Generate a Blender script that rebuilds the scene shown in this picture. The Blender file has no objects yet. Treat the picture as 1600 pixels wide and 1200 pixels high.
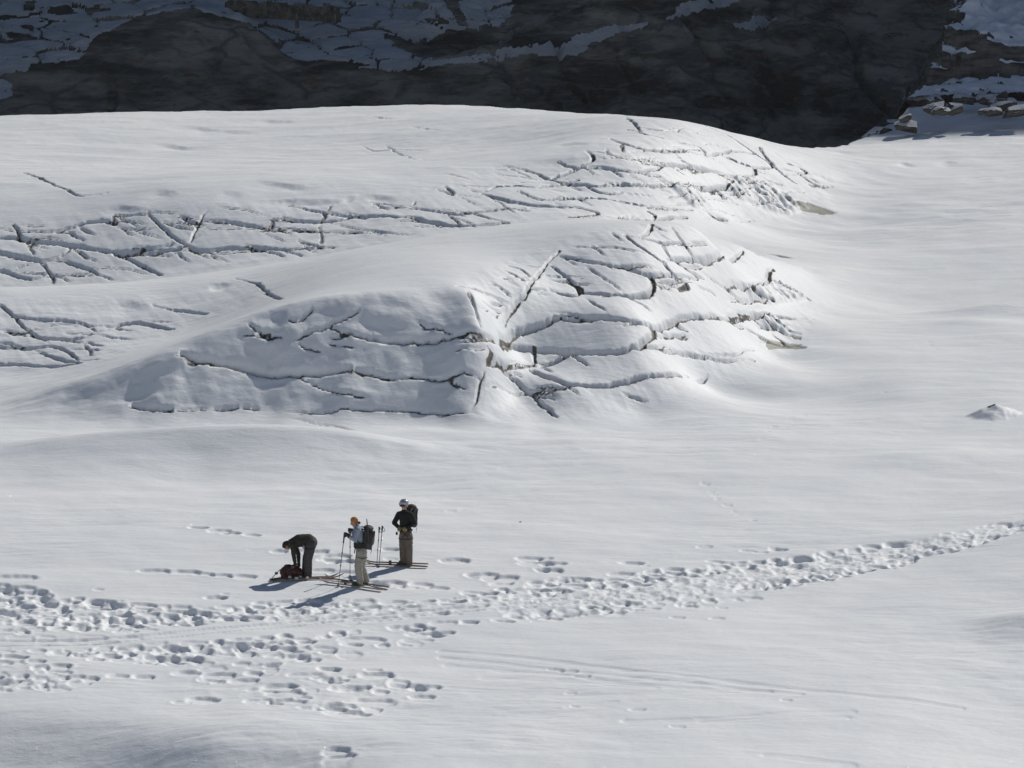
import bpy, bmesh, math, random
import numpy as np
from mathutils import Vector, Matrix
random.seed(7); RNG = np.random.default_rng(11)
scene = bpy.context.scene
COL = scene.collection

# ------------------------------------------------------------------ camera, sky, sun, exposure
H = 26.0; PITCH = math.radians(12.0); FPX = 6000.0
cam_data = bpy.data.cameras.new('camera'); cam = bpy.data.objects.new('camera', cam_data); COL.objects.link(cam)
cam.location = (0, 0, H); cam.rotation_euler = (math.radians(90) - PITCH, 0, 0)
cam_data.sensor_width = 36.0; cam_data.lens = 135.0; cam_data.clip_start = 1.0; cam_data.clip_end = 3000.0
scene.camera = cam
SUN_EL = math.radians(36.5); SUN_AZ = math.radians(41.0)
world = bpy.data.worlds.new('World'); scene.world = world; world.use_nodes = True
wn = world.node_tree; wn.nodes.clear()
wo = wn.nodes.new('ShaderNodeOutputWorld'); wb = wn.nodes.new('ShaderNodeBackground'); ws = wn.nodes.new('ShaderNodeTexSky')
ws.sky_type = 'NISHITA'; ws.sun_disc = False; ws.sun_elevation = SUN_EL; ws.sun_rotation = SUN_AZ; ws.altitude = 2000
ws.air_density = 1.0; ws.dust_density = 0.6; ws.ozone_density = 1.0
wb.inputs['Strength'].default_value = 0.052
wn.links.new(ws.outputs[0], wb.inputs[0]); wn.links.new(wb.outputs[0], wo.inputs[0])
sd = bpy.data.lights.new('sun', 'SUN'); sd.energy = 3.5; sd.angle = math.radians(0.53); sd.color = (1.0, 0.955, 0.885)
sun = bpy.data.objects.new('sun', sd); COL.objects.link(sun)
SDIR = Vector((math.sin(SUN_AZ)*math.cos(SUN_EL), math.cos(SUN_AZ)*math.cos(SUN_EL), math.sin(SUN_EL)))
sun.rotation_euler = SDIR.to_track_quat('Z', 'Y').to_euler()
scene.view_settings.view_transform = 'Standard'; scene.view_settings.look = 'None'
scene.view_settings.exposure = 0.0; scene.view_settings.gamma = 1.0; scene.view_settings.use_curve_mapping = False

# ------------------------------------------------------------------ numpy noise
_P = RNG.permutation(512).astype(np.int32); _P = np.concatenate([_P, _P])
_ang = RNG.random(512)*2*np.pi; _G = np.stack([np.cos(_ang), np.sin(_ang)], 1).astype(np.float32)
def perlin(x, y, seed=0):
    x = np.asarray(x, np.float32) + seed*17.31; y = np.asarray(y, np.float32) + seed*9.73
    xi = np.floor(x).astype(np.int32); yi = np.floor(y).astype(np.int32)
    xf = x-xi; yf = y-yi; xi &= 511; yi &= 511
    u = xf*xf*xf*(xf*(xf*6-15)+10); v = yf*yf*yf*(yf*(yf*6-15)+10)
    def g(ix, iy, dx, dy):
        h = _P[(_P[ix & 511]+iy) & 511]; gg = _G[h]; return gg[..., 0]*dx+gg[..., 1]*dy
    a = g(xi, yi, xf, yf); b = g(xi+1, yi, xf-1, yf); c = g(xi, yi+1, xf, yf-1); d = g(xi+1, yi+1, xf-1, yf-1)
    return (a+(b-a)*u)+((c+(d-c)*u)-(a+(b-a)*u))*v
def fbm(x, y, o=4, seed=0, gain=0.5):
    s = 0; a = 1.0; f = 1.0
    for k in range(o):
        s = s+a*perlin(x*f, y*f, seed+k*3); a *= gain; f *= 2.03
    return s
def ridged(x, y, o=4, seed=0):
    s = 0; a = 1.0; f = 1.0
    for k in range(o):
        s = s+a*(1-2*np.abs(perlin(x*f, y*f, seed+k*5))); a *= 0.5; f *= 2.1
    return s
def sstep(a, b, x):
    t = np.clip((x-a)/(b-a), 0, 1); return t*t*(3-2*t)

# ------------------------------------------------------------------ projection helpers (pixels of the 1600x1200 photograph -> metres)
cP, sP = math.cos(PITCH), math.sin(PITCH)
def tan_dep(py):
    b = (py-600)/FPX; return (sP+b*cP)/(cP-b*sP)
def depth_of(Y, z): return Y*cP+(H-z)*sP
def x_of(px, Y, z): return (px-800)/FPX*depth_of(Y, z)
def P(px, py, Y): z = H-Y*tan_dep(py); return (x_of(px, Y, z), Y, z)
def Fz(px, py, z): Y = (H-z)/tan_dep(py); return (x_of(px, Y, z), Y, z)
def W(px, Y, z): return (x_of(px, Y, z), Y, z)
def proj(X, Y, z):
    d = depth_of(Y, z); up = -(H-z)*cP+Y*sP
    return 800+FPX*X/d, 600-FPX*up/d
class TPS:
    def __init__(s, pts, lam=1e-3):
        p = np.array(pts, float); s.c = p[:, :2]; n = len(p)
        d = np.linalg.norm(s.c[:, None]-s.c[None], axis=2); K = np.where(d > 0, d*d*np.log(d+1e-12), 0)+np.eye(n)*lam
        A = np.zeros((n+3, n+3)); A[:n, :n] = K; A[:n, n] = 1; A[:n, n+1:] = s.c; A[n, :n] = 1; A[n+1:, :n] = s.c.T
        b = np.zeros(n+3); b[:n] = p[:, 2]; w = np.linalg.solve(A, b); s.w = w[:n]; s.a = w[n:]
    def __call__(s, X, Y):
        sh = X.shape; x = X.ravel().astype(np.float32); y = Y.ravel().astype(np.float32)
        out = (s.a[0]+s.a[1]*x+s.a[2]*y).astype(np.float64)
        for (cx, cy), w in zip(s.c, s.w):
            r2 = (x-np.float32(cx))**2+(y-np.float32(cy))**2+np.float32(1e-9)
            out += (0.5*w)*(r2*np.log(r2))
        return out.reshape(sh)

# ------------------------------------------------------------------ relief control points
ctl = []
# steep left face of the front mound: a ramp rising from its foot, cut off along a sharp wind-shaped crest
_fx = np.arange(-700, 1200, 5.0); _k = np.exp(-.5*(np.arange(-40, 41)*5/55.0)**2); _k /= _k.sum()
def _sm(xs, ys): return np.convolve(np.pad(np.interp(_fx, xs, ys), 40, 'edge'), _k, 'valid')
FPXS = _fx
FFOOT = _sm([-400, -60, 60, 200, 400, 640, 740, 820], [636, 648, 658, 666, 664, 662, 667, 676])
FSLOPE = _sm([-400, -60, 0, 100, 200, 300, 400, 640, 735, 800], [.15, .22, .30, .50, .66, .78, .84, .88, .82, .74])
def foot_Y(px): return H/tan_dep(np.interp(px, FPXS, FFOOT))
def on_face(px, py):
    m = float(np.interp(px, FPXS, FSLOPE)); Y = (H+m*float(foot_Y(px)))/(m+tan_dep(py)); z = H-Y*tan_dep(py); return (x_of(px, Y, z), Y, z)
for px in (0, 300, 600, 900, 1200):
    for py in (1040, 900, 780): ctl.append(Fz(px, py, 0))
for px in (-500, 2300):
    for py in (1200, 1000, 800, 650): ctl.append(Fz(px, py, 0 if px < 0 else .6))
ctl += [Fz(*a) for a in [
 (0,1085,.02),(0,1125,-.10),(0,1200,-.75),(110,1128,-.08),(110,1200,-.68),(230,1165,-.22),(230,1200,-.55),(330,1165,-.05),(430,1165,-.02),
 (430,1200,-.32),(560,1200,.02),(300,1110,0),(600,1120,0),(800,1200,0),(900,1120,0),(1100,1200,-.02),
 (900,695,0),(1200,700,.05),(0,730,0),(300,735,0),(600,725,0),(1500,900,.10),(1600,830,.32),(1600,960,0),(1600,1100,-.3),(1600,1200,-.45),(1400,1080,-.1),(1400,1200,-.2),(1400,800,0),(1600,740,.1),(1900,830,.8),(1900,990,.2),(1900,1100,-.2),
 (1400,600,0),(1600,600,.1),(1400,500,0),(1600,500,.2),(1330,400,0),(1600,400,.2),(1450,320,.1),(1350,290,.02),(1600,300,.3),(1600,250,.3),
 (1340,240,0),(1450,238,.05),(1600,222,.3),(1900,400,.5),(1900,250,.8),
 (790,664,0),(1060,655,0),(1140,625,0),(1110,660,0),(1220,580,0),(1300,530,0),(850,668,0),(800,700,0),(700,715,0),(900,720,0),(900,668,0),(1010,648,0),(1100,600,0),(1200,556,0),(1265,546,0),(1300,480,0),(1290,440,.02),(1250,395,.1),(1180,362,.05),
 (1200,520,.25),(1270,440,.1),(1240,420,.5),(1250,336,0),(1250,280,.6),(1250,236,.62),(1310,310,0)]]
for a in [(0,640),(100,598),(200,565),(300,528),(400,490),(480,467),(560,456),(640,455),(700,456),(735,447)]:
    q = on_face(*a); ctl.append(q); ctl.append((q[0], q[1]-1.2, q[2]+(.10 if a[0] < 600 else .02)))
    if a[0] < 600: ctl.append((q[0], q[1]-2.6, q[2]+.1))
ctl += [on_face(752, 490)]
ctl += [P(*a) for a in [
 (800,440,123.2),(800,540,120.6),(800,610,118.4),(860,600,118.4),(815,405,126.2),(900,560,120.3),(900,450,124.2),(900,352,129.5),
 (1000,560,120.3),(1000,500,122.2),(1000,400,126.5),(1000,346,131),(1100,480,126),(1100,370,130.5),(1200,450,134),(1160,390,137.5),
 (730,362,131),(500,398,132),(500,432,126),(300,512,125),(300,430,131),(150,582,119.3),(150,560,122.5),(150,448,129.5),
 (0,610,120),(0,590,122.5),(0,455,128.5),(-300,455,128.5),(-300,590,121),
 (0,448,142),(0,345,147.5),(0,260,162),(0,197,176),(150,440,141.5),(150,332,147.5),(150,260,162),(150,188,177),
 (300,425,141),(300,315,147),(300,260,162),(300,186,178),(500,400,141),(500,310,147),(500,250,163),(500,180,178),
 (700,370,141.5),(700,295,148),(700,240,162),(700,170,178),(850,348,143),(850,280,150),(850,230,160),(850,177,174),
 (950,344,144),(950,240,153),(950,215,158),(960,186,165),(1050,345,147),(1050,290,151),(1050,230,156),(1050,198,162),
 (1150,345,152.5),(1150,280,157),(1150,222,163),(1150,215,165),(-300,345,147.5),(-300,200,176),
 (1600,155,184),(1430,170,183),(1380,206,179.5),(1850,140,186)]]
ctl += [W(1600,188,1.25),W(1600,196,2.5),W(1470,188,1.1),W(1480,191,1.35),W(1850,196,3.2)]
ctl += [W(*a) for a in [
 (730,137,2.2),(730,140,1.3),(900,136.5,2.8),(900,140,1.8),(1000,136,2.7),(1000,142,1.4),(1100,139,2.0),(1100,146,.5),
 (500,137,1.3),(300,136,.8),(150,135,.5),(0,134,.3),(0,138,-.3),(-300,134,.3),(-300,140,-.3),
 (0,190,0),(300,190,0),(600,190,.2),(900,185,.5),(1200,180,-.3)]]
tps = TPS(ctl)

# ------------------------------------------------------------------ fine grid over everything in view
fine = np.arange(-45, 1646, 1.78)
ext = np.cumsum(2.2*1.22**np.arange(34))
colpx = np.concatenate([(fine[0]-ext)[::-1], fine, fine[-1]+ext])
rows = np.concatenate([np.arange(76, 82, .3), np.arange(82, 104, .052), np.arange(104, 112, .1), np.arange(112, 137, .065), np.arange(137, 141, .2), np.arange(141, 170, .10), np.arange(170, 183.1, .17)])
TC = (colpx-800)/FPX
NR, NC = len(rows), len(colpx)
DR = rows*cP+H*sP
GX = TC[None, :]*DR[:, None]; GY = np.repeat(rows[:, None], NC, 1)
# smooth base on a coarser lattice, then cubic interpolation by evaluating TPS directly every 4th vertex
def eval_sub(f, X, Y, k=4):
    ri = np.unique(np.append(np.arange(0, X.shape[0], k), X.shape[0]-1)); ci = np.unique(np.append(np.arange(0, X.shape[1], k), X.shape[1]-1))
    Z = f(X[np.ix_(ri, ci)], Y[np.ix_(ri, ci)])
    def cub(Z, idx, n):      # Catmull-Rom along axis 0
        pos = np.arange(n); j = np.clip(np.searchsorted(idx, pos, 'right')-1, 0, len(idx)-2)
        t = ((pos-idx[j])/(idx[j+1]-idx[j]))[:, None]
        p1 = Z[j]; p2 = Z[j+1]; p0 = Z[np.maximum(j-1, 0)]; p3 = Z[np.minimum(j+2, len(idx)-1)]
        return 0.5*((2*p1)+(-p0+p2)*t+(2*p0-5*p1+4*p2-p3)*t*t+(-p0+3*p1-3*p2+p3)*t**3)
    return cub(cub(Z, ri, X.shape[0]).T, ci, X.shape[1]).T
RIM = np.array([W(*a, 0)[:2] for a in [(-6000,184),(-500,182),(0,180),(600,181.5),(700,180.5),(850,177),(960,169),(1050,166),(1150,168.5),(1250,172),(1330,176),(1400,181),(1430,184),(1447,187),(1462,191),(1480,197),(1500,210),(1560,240)]])
def seg_dist(X, Y, line):
    d2 = np.full(X.shape, 1e9); sg = np.zeros(X.shape); 
    for a, b in zip(line[:-1], line[1:]):
        ab = b-a; L2 = ab@ab; t = np.clip(((X-a[0])*ab[0]+(Y-a[1])*ab[1])/L2, 0, 1)
        dx = X-(a[0]+t*ab[0]); dy = Y-(a[1]+t*ab[1]); q = dx*dx+dy*dy; m = q < d2
        d2 = np.where(m, q, d2); sg = np.where(m, np.sign(ab[0]*dy-ab[1]*dx), sg)
    return np.sqrt(d2)*sg                                  # positive on the far (left-hand) side
def smin(a, b, k):
    h = np.clip(.5+.5*(b-a)/k, 0, 1); return b*(1-h)+a*h-k*h*(1-h)
def face_shape(z, X, Y):
    px = 800+FPX*X/depth_of(Y, 1.0); m = np.interp(px, FPXS, FSLOPE); yb = H/tan_dep(np.interp(px, FPXS, FFOOT))-.10+.30*fbm(X*.30+4, X*0, 3, 209)
    R = m*(Y-yb)+(.12*fbm(X*.25, Y*.6, 3, 201)+.05*fbm(X*.9, Y*1.8, 3, 205)+.035*np.sin((Y-yb)*3.1+.8*fbm(X*.3, Y*.3, 2, 207)*3))*sstep(0, 1.2, Y-yb)
    flat_ = .0*X
    r = smin(z, R, .40+1.0*sstep(620, 740, px))
    r = -smin(-r, -flat_, .60)                       # eases out onto the flat
    w = sstep(860, 800, px)*sstep(112, 114, Y)*sstep(128, 126, Y)
    return z*(1-w)+r*w
def terrain(X, Y):
    z = eval_sub(tps, X, Y)
    z = face_shape(z, X, Y)
    far = Y > 160
    if far.any():
        r0 = np.argmax(far[:, 0])
        s = seg_dist(X[r0:], Y[r0:], RIM)
        s = s+0.35*fbm(X[r0:]*.5, Y[r0:]*.5, 3, 5)
        z[r0:] -= np.where(s > 0, np.minimum(s*1.1+s*s*.25, 14), 0)
    return z
GZ0 = terrain(GX, GY)
# broad undulation and wind relief, real geometry
near = 1-sstep(1.0, 2.2, GZ0*0+np.abs(TC[None, :])*6)
GZ = GZ0.copy()
flat = sstep(.9, .1, GZ0)
GZ += (.05+.07*flat)*fbm(GX*.09+3, GY*.16, 3, 21)*sstep(96, 110, GY)+(.03+.04*flat)*fbm(GX*.22+GY*.05, GY*.5, 3, 23)+.085*sstep(146, 152, GY)*ridged(GX*.13+GY*.10, GY*.26, 3, 25)
sas = fbm(GX*.35+GY*.06, GY*1.25-GX*.12, 3, 31)
patch = sstep(-.1, .5, fbm(GX*.07, GY*.12, 2, 41))
GZ += (.012+.028*patch)*sas
GZ += (.006+.010*patch)*ridged(GX*.8+GY*.2, GY*3.1-GX*.25, 2, 51)
BPX, BPY = proj(GX, GY, GZ)
VIS = np.minimum.accumulate(BPY, axis=0)
def ground(px, py, zarr=None):
    """world XY of the first terrain point seen at a photograph pixel"""
    j = int(np.clip(np.searchsorted(colpx, px), 1, NC-1)); c = VIS[:, j]
    i = int(np.argmax(c <= py));
    if c[i] > py: i = NR-1
    i = max(i, 1); f = (c[i-1]-py)/max(c[i-1]-c[i], 1e-6); f = min(max(f, 0), 1)
    Y = rows[i-1]+f*(rows[i]-rows[i-1]); z = GZ[i-1, j]+f*(GZ[i, j]-GZ[i-1, j])
    return np.array([x_of(px, Y, z), Y])
def inside(poly, X, Y):
    r = np.zeros(X.shape, bool); n = len(poly)
    for i in range(n):
        x1, y1 = poly[i]; x2, y2 = poly[(i+1) % n]
        if y1 == y2: continue
        c = ((y1 > Y) != (y2 > Y)) & (X < (x2-x1)*(Y-y1)/(y2-y1)+x1); r ^= c
    return r
REG = {'A': [(170,600),(290,545),(440,480),(560,455),(700,455),(730,430),(800,405),(870,378),(960,350),(1060,350),(1160,385),(1240,410),(1280,470),(1260,545),(1130,590),(1010,640),(880,660),(740,652),(560,645),(440,645),(200,645)],
 'C': [(-45,470),(140,465),(240,462),(380,435),(440,465),(300,505),(270,525),(130,575),(-45,580)],
 'B': [(-45,352),(170,325),(300,315),(460,313),(600,308),(680,288),(780,255),(880,250),(920,230),(985,183),(1060,190),(1180,215),(1270,270),(1310,290),(1300,335),(1200,342),(1000,352),(850,354),(600,388),(300,432),(100,458),(-45,460)]}
RM = {'A': inside(REG['A'], BPX, BPY) & (GY < 139.5), 'C': inside(REG['C'], BPX, BPY) & (GY < 134.5), 'B': inside(REG['B'], BPX, BPY) & (GY > 139.5)}
slabby = np.zeros(GX.shape, np.float32)
for k in RM: slabby[RM[k]] = 1
for _ in range(14):
    s = slabby; s[1:-1, 1:-1] = (s[:-2, 1:-1]+s[2:, 1:-1]+s[1:-1, :-2]+s[1:-1, 2:]+s[1:-1, 1:-1])/5
# streaks combed down the slabs towards the viewer and a little right
ua = GX*.90+GY*.42; va = GY*.90-GX*.42
GZ += slabby*(.016*fbm(ua*2.2, va*.30, 3, 61)+.010*fbm(GX*2.0, GY*2.0, 3, 63)+.030*fbm(ua*.6, va*.35, 2, 67))
# ------------------------------------------------------------------ cracks traced along the broken ice
# kind: B wide open crack with a step, M medium, F hairline, S soft drift edge, H deep hollow edge
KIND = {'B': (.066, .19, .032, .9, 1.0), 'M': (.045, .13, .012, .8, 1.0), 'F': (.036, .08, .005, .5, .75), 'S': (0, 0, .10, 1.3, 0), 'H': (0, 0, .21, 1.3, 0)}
CR = """
M 871,393 849,417 841,429 831,439 825,455 807,473 793,492 788,508
F 731,452 735,465 744,484 751,505 754,527 764,543
M 764,543 769,551 764,567
F 764,567 748,609 735,644
M 764,567 788,577 807,585 817,599 833,617 852,636 871,651
B 780,537 783,524 807,516 833,511 857,505 871,495
B 868,496 907,497 940,496 967,500 1000,507 1019,511 1049,503 1067,497 1094,495
M 1094,495 1131,501 1163,500 1174,492 1203,493 1235,496 1270,499
B 1019,511 1021,524 1003,540 979,549 950,553 913,552 887,548 860,545 833,544 799,536 780,537
M 833,544 835,559 844,569 817,572 769,567
B 889,551 881,561 865,567 844,571
B 833,580 860,589 881,601 927,603 953,603 980,596 998,588 1011,584 1030,588 1062,587
F 1062,587 1110,583
M 831,611 855,608 879,603
F 748,607 788,609 825,609 849,612 895,612
F 895,607 908,620
F 966,609 995,625 1017,629
F 849,433 860,439 887,441
B 887,441 908,447 911,455 903,463 881,461 860,453
M 865,417 887,436 897,442
B 911,457 921,457 951,461 977,464 1011,464 1021,460 1023,451 1018,441 1017,433
F 913,463 929,476 951,489
M 876,401 900,404 927,412 953,415
B 953,415 966,415 985,420 1003,429 1017,432 1033,429
F 911,412 940,433 967,452 980,461
F 921,380 940,395 953,404
M 935,384 956,387 977,389 1003,395
M 977,368 998,385 1017,400 1038,412 1051,428
F 951,361 966,371 979,380
M 1018,351 1020,359 998,373 977,368
M 1001,373 1019,379 1038,381 1057,380 1078,383
F 1078,383 1107,384
M 1049,356 1059,369 1070,385 1083,405
M 1037,383 1041,399 1051,407 1062,417 1097,435
B 1051,404 1075,407 1102,412 1123,405 1142,404 1155,400 1159,393
M 1038,411 1043,425 1051,431 1067,437 1078,444 1075,456 1062,455
F 1083,444 1099,452 1121,463
F 1081,417 1102,431 1121,447 1137,457 1155,472 1179,475
B 1134,449 1158,449 1177,451 1195,448 1203,440 1198,428 1206,421
B 1203,440 1230,448
M 1230,448 1265,469
M 1215,447 1252,468
B 1171,455 1185,461 1206,471
M 1163,388 1185,401
M 1201,397 1238,404
S 1238,415 1265,420 1283,423
M 1174,497 1198,515
M 1190,500 1217,516 1233,524
M 1201,497 1249,521
F 1139,505 1169,517
M 1169,517 1190,528 1199,530 1250,538
M 1053,509 1070,517
M 995,544 1038,551 1070,552 1094,560 1121,565 1177,564
F 1075,549 1099,553 1115,557 1153,557 1163,551 1190,544
M 716,447 753,455 780,468 799,479
M 796,416 815,420 828,433
F 761,439 780,452 807,465
F 740,463 788,484
F 748,487 785,489
F 775,430 800,440 820,452
F 783,420 806,432 824,442
F 758,470 790,478
B 284,554 319,560 344,566 370,572 405,576 459,580 487,581 545,576
B 557,578 589,584 627,589
M 627,589 673,590 697,589 753,590
M 510,510 533,514 552,522 580,527 615,531 645,528 673,533 722,520 753,522
M 559,487 529,500 510,510 491,514 475,527 463,533
M 454,500 460,507 487,486
F 581,512 582,527
F 638,500 673,510 706,517 722,520
F 503,531 533,538 566,540
F 473,591 498,601 522,612 557,618 589,620
F 440,644 473,643 498,644 545,638 603,640 662,641 715,646 767,652
B 207,633 237,637 265,640
M 335,639 370,637
F 265,640 335,639
F 440,652 487,659 533,667 571,675
M 389,507 396,515 440,527
S 389,501 420,494 450,490
S 309,558 291,573 265,584
S 545,488 580,496 610,500 638,500
S 380,530 410,545 440,560 480,566
M 0,475 20,493 40,515 61,527
M 22,493 67,499 112,502 133,508 166,509
B 166,509 169,513 202,501 220,500 243,509 268,515
M 0,515 34,522 79,530 124,532 144,522 169,513
F 130,533 140,547 146,558
F 130,533 166,541
F 144,523 180,527 214,531
M -45,540 0,542 52,542 79,540 85,538 103,545 124,563
M 56,545 90,560 126,567
B -45,566 0,567 45,569 65,572
M 65,572 126,568
M 238,477 270,484 300,488 323,491
M 368,435 382,440 403,442 412,451 438,468
S 323,449 345,446 365,443
S 368,468 393,476 417,477
S 180,470 215,478 240,480
B 0,371 19,369 32,371 43,377 66,377 90,379 111,384 131,386 159,392 178,394 206,393 244,388 268,382
B 178,397 206,396 240,396 268,390 287,384
F 287,384 298,377 312,346 326,324
B -45,390 0,394 37,401 64,409 75,409 94,399 109,394 111,385
M 22,351 34,371
F 43,379 54,401
B 79,362 101,359 120,354 131,347 159,342 178,350
M 30,361 79,362
F 79,364 73,373
M 178,334 181,350
M 178,334 225,335
M 231,331 236,341 249,351 262,362 287,381
F 182,354 202,359 249,356
F 206,359 262,374
M 255,347 281,354 300,358
S 165,323 200,326 230,331
M 280,338 300,348 310,349
M 88,405 116,412 139,420 150,429 169,433
M 64,410 79,427 86,440 96,448
M 178,394 206,405 234,422 253,429
B -45,412 0,420 19,427 37,435 51,439 67,432
F 51,409 19,422
F 120,420 169,418 206,420 244,429
B 312,344 340,344 370,349 392,351 420,358
M 428,342 423,357
B 428,342 460,344 502,347 520,345 546,339 570,338 596,337 645,339
B 645,339 662,344 679,346 709,353 721,353 792,349 826,350
F 336,322 384,328 426,339
M 454,318 480,325 510,332 512,336 502,346
M 510,332 550,337
F 520,318 510,332
F 308,356 360,358
M 426,359 450,361 500,361 572,362
M 516,348 550,354 580,360 602,364 645,366 683,368 696,365 726,371
F 402,360 424,368 450,380
B 292,382 306,392 326,394 346,387 410,388 444,390
M 444,390 502,387 520,386 592,386
M 346,395 418,390 444,400 460,408
F 444,400 506,401
M 465,376 492,384 502,387
F 318,364 300,374 292,382
F 502,346 500,361 503,386
S 538,309 556,311
S 560,311 598,307 613,313 628,318
S 390,312 410,314 440,315 470,313 520,316 550,314
M 581,314 613,321 641,324 649,316
B 645,325 677,328 696,333 717,333 741,332 772,329 800,326
M 800,326 826,329
M 702,335 709,341 718,352
M 741,333 762,341 792,348
M 628,344 649,344 675,346 709,353
S 666,291 683,296
M 683,296 709,304
S 702,288 728,291
M 696,291 709,302
B 751,302 766,306 794,314 836,320 868,321 900,325
M 736,297 751,302 772,292 804,290 832,293
B 832,293 868,289 879,288 900,282
M 789,259 815,264 843,272 857,280 879,286
B 860,278 879,272 898,264
F 766,271 794,274 845,282
M 811,299 836,312 857,314 879,310 900,309 934,309
F 692,270 751,285
B 917,236 928,243 929,253 912,254 909,258 901,264 890,270 867,277
M 875,253 889,259 901,264
B 916,262 931,258 951,264 977,269 998,271 1019,266 1031,259
M 1031,259 1002,253 978,248 955,242 934,238
B 978,248 993,248 1019,253 1044,258 1059,258 1083,261 1120,269 1134,274
B 955,217 968,224 993,231 1019,235 1052,237 1086,239 1103,242
B 1103,242 1125,240 1144,235 1174,239
M 1103,242 1101,234 1086,227 1052,221 1030,215 1005,209 985,203
F 1100,229 1101,222 1120,227 1145,235
M 978,183 993,195 1002,206
M 1003,199 1019,203 1032,205 1046,206 1060,203
M 948,232 952,241
M 972,224 974,237
M 1054,241 1074,256 1083,261
B 860,280 884,286 917,290 943,292 958,288 975,286 1012,291 1027,291 1051,286
B 1051,287 1078,292 1106,295 1125,296 1144,287
M 1144,287 1132,274 1116,269
M 917,291 938,303 951,305 971,300
M 850,316 901,310 934,309 968,315 998,320 1049,327 1079,328
M 867,317 901,323 938,333 939,337 917,338 890,340
B 938,337 968,342 1002,344 1022,345 1044,339 1069,339
M 1022,345 1022,337 1012,330
B 1102,329 1116,338 1134,344
S 1098,327 1112,334 1132,341
F 1140,344 1162,345 1189,345 1202,349
B 1177,263 1181,275 1162,278 1134,274
M 1131,244 1159,256 1177,263
B 1177,263 1196,263 1211,261
M 1211,261 1200,250 1187,235 1190,231
B 1183,277 1200,284 1219,289
M 1211,261 1247,269 1266,271 1243,259 1230,256
S 1266,272 1284,278 1312,284 1326,285
M 1249,271 1275,291 1299,292
M 1150,283 1185,300 1212,320
M 1160,280 1196,300 1230,330
M 1172,283 1205,300 1235,318
M 1145,296 1170,308 1200,322 1228,333
M 1062,293 1080,308 1096,322
M 1075,293 1092,306 1106,320
M 1120,297 1128,306 1150,318
S 266,196 332,203 380,207 423,207
S 408,188 465,192
S 237,222 285,231 342,226
S 133,252 190,262 242,268
M 40,270 75,285 123,307 166,302
S 60,258 95,262
S 237,299 285,305
S 394,280 427,287 475,294 508,292
S 342,300 385,304
S 655,212 689,219 760,221
F 560,226 584,238 617,233 689,236
F 636,195 689,203 720,206
F 600,225 640,245 670,250
S 780,196 812,199
S 850,206 910,208
S 870,225 930,226
S 700,200 740,203
S 1262,232 1300,236 1350,239
S 1220,244 1270,249
S 1400,257 1440,263
S 1470,252 1500,256
F 1070,205 1120,216
F 560,180 600,186 640,184
"""
dark = np.zeros(GX.shape, np.float32); ice = np.zeros(GX.shape, np.float32)
DZ = np.zeros(GX.shape); cmask = np.zeros(GX.shape, bool)
def refine(pts, step=.16, jit=.05, seed=0):
    out = []
    for a, b in zip(pts[:-1], pts[1:]):
        n = max(1, int(np.linalg.norm(b-a)/step))
        for k in range(n): out.append(a+(b-a)*k/n)
    out.append(pts[-1]); out = np.array(out)
    # round the corners a little
    for _ in range(4):
        if len(out) > 4: out[1:-1] = out[:-2]*.25+out[1:-1]*.5+out[2:]*.25
    s = np.arange(len(out))*step
    n1 = fbm(s*1.3, s*0+seed*3.1, 3, 71); n2 = fbm(s*1.3+50, s*0+seed*2.7, 3, 73)
    out[:, 0] += jit*n1*1.3; out[:, 1] += jit*n2*1.6
    return out
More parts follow.
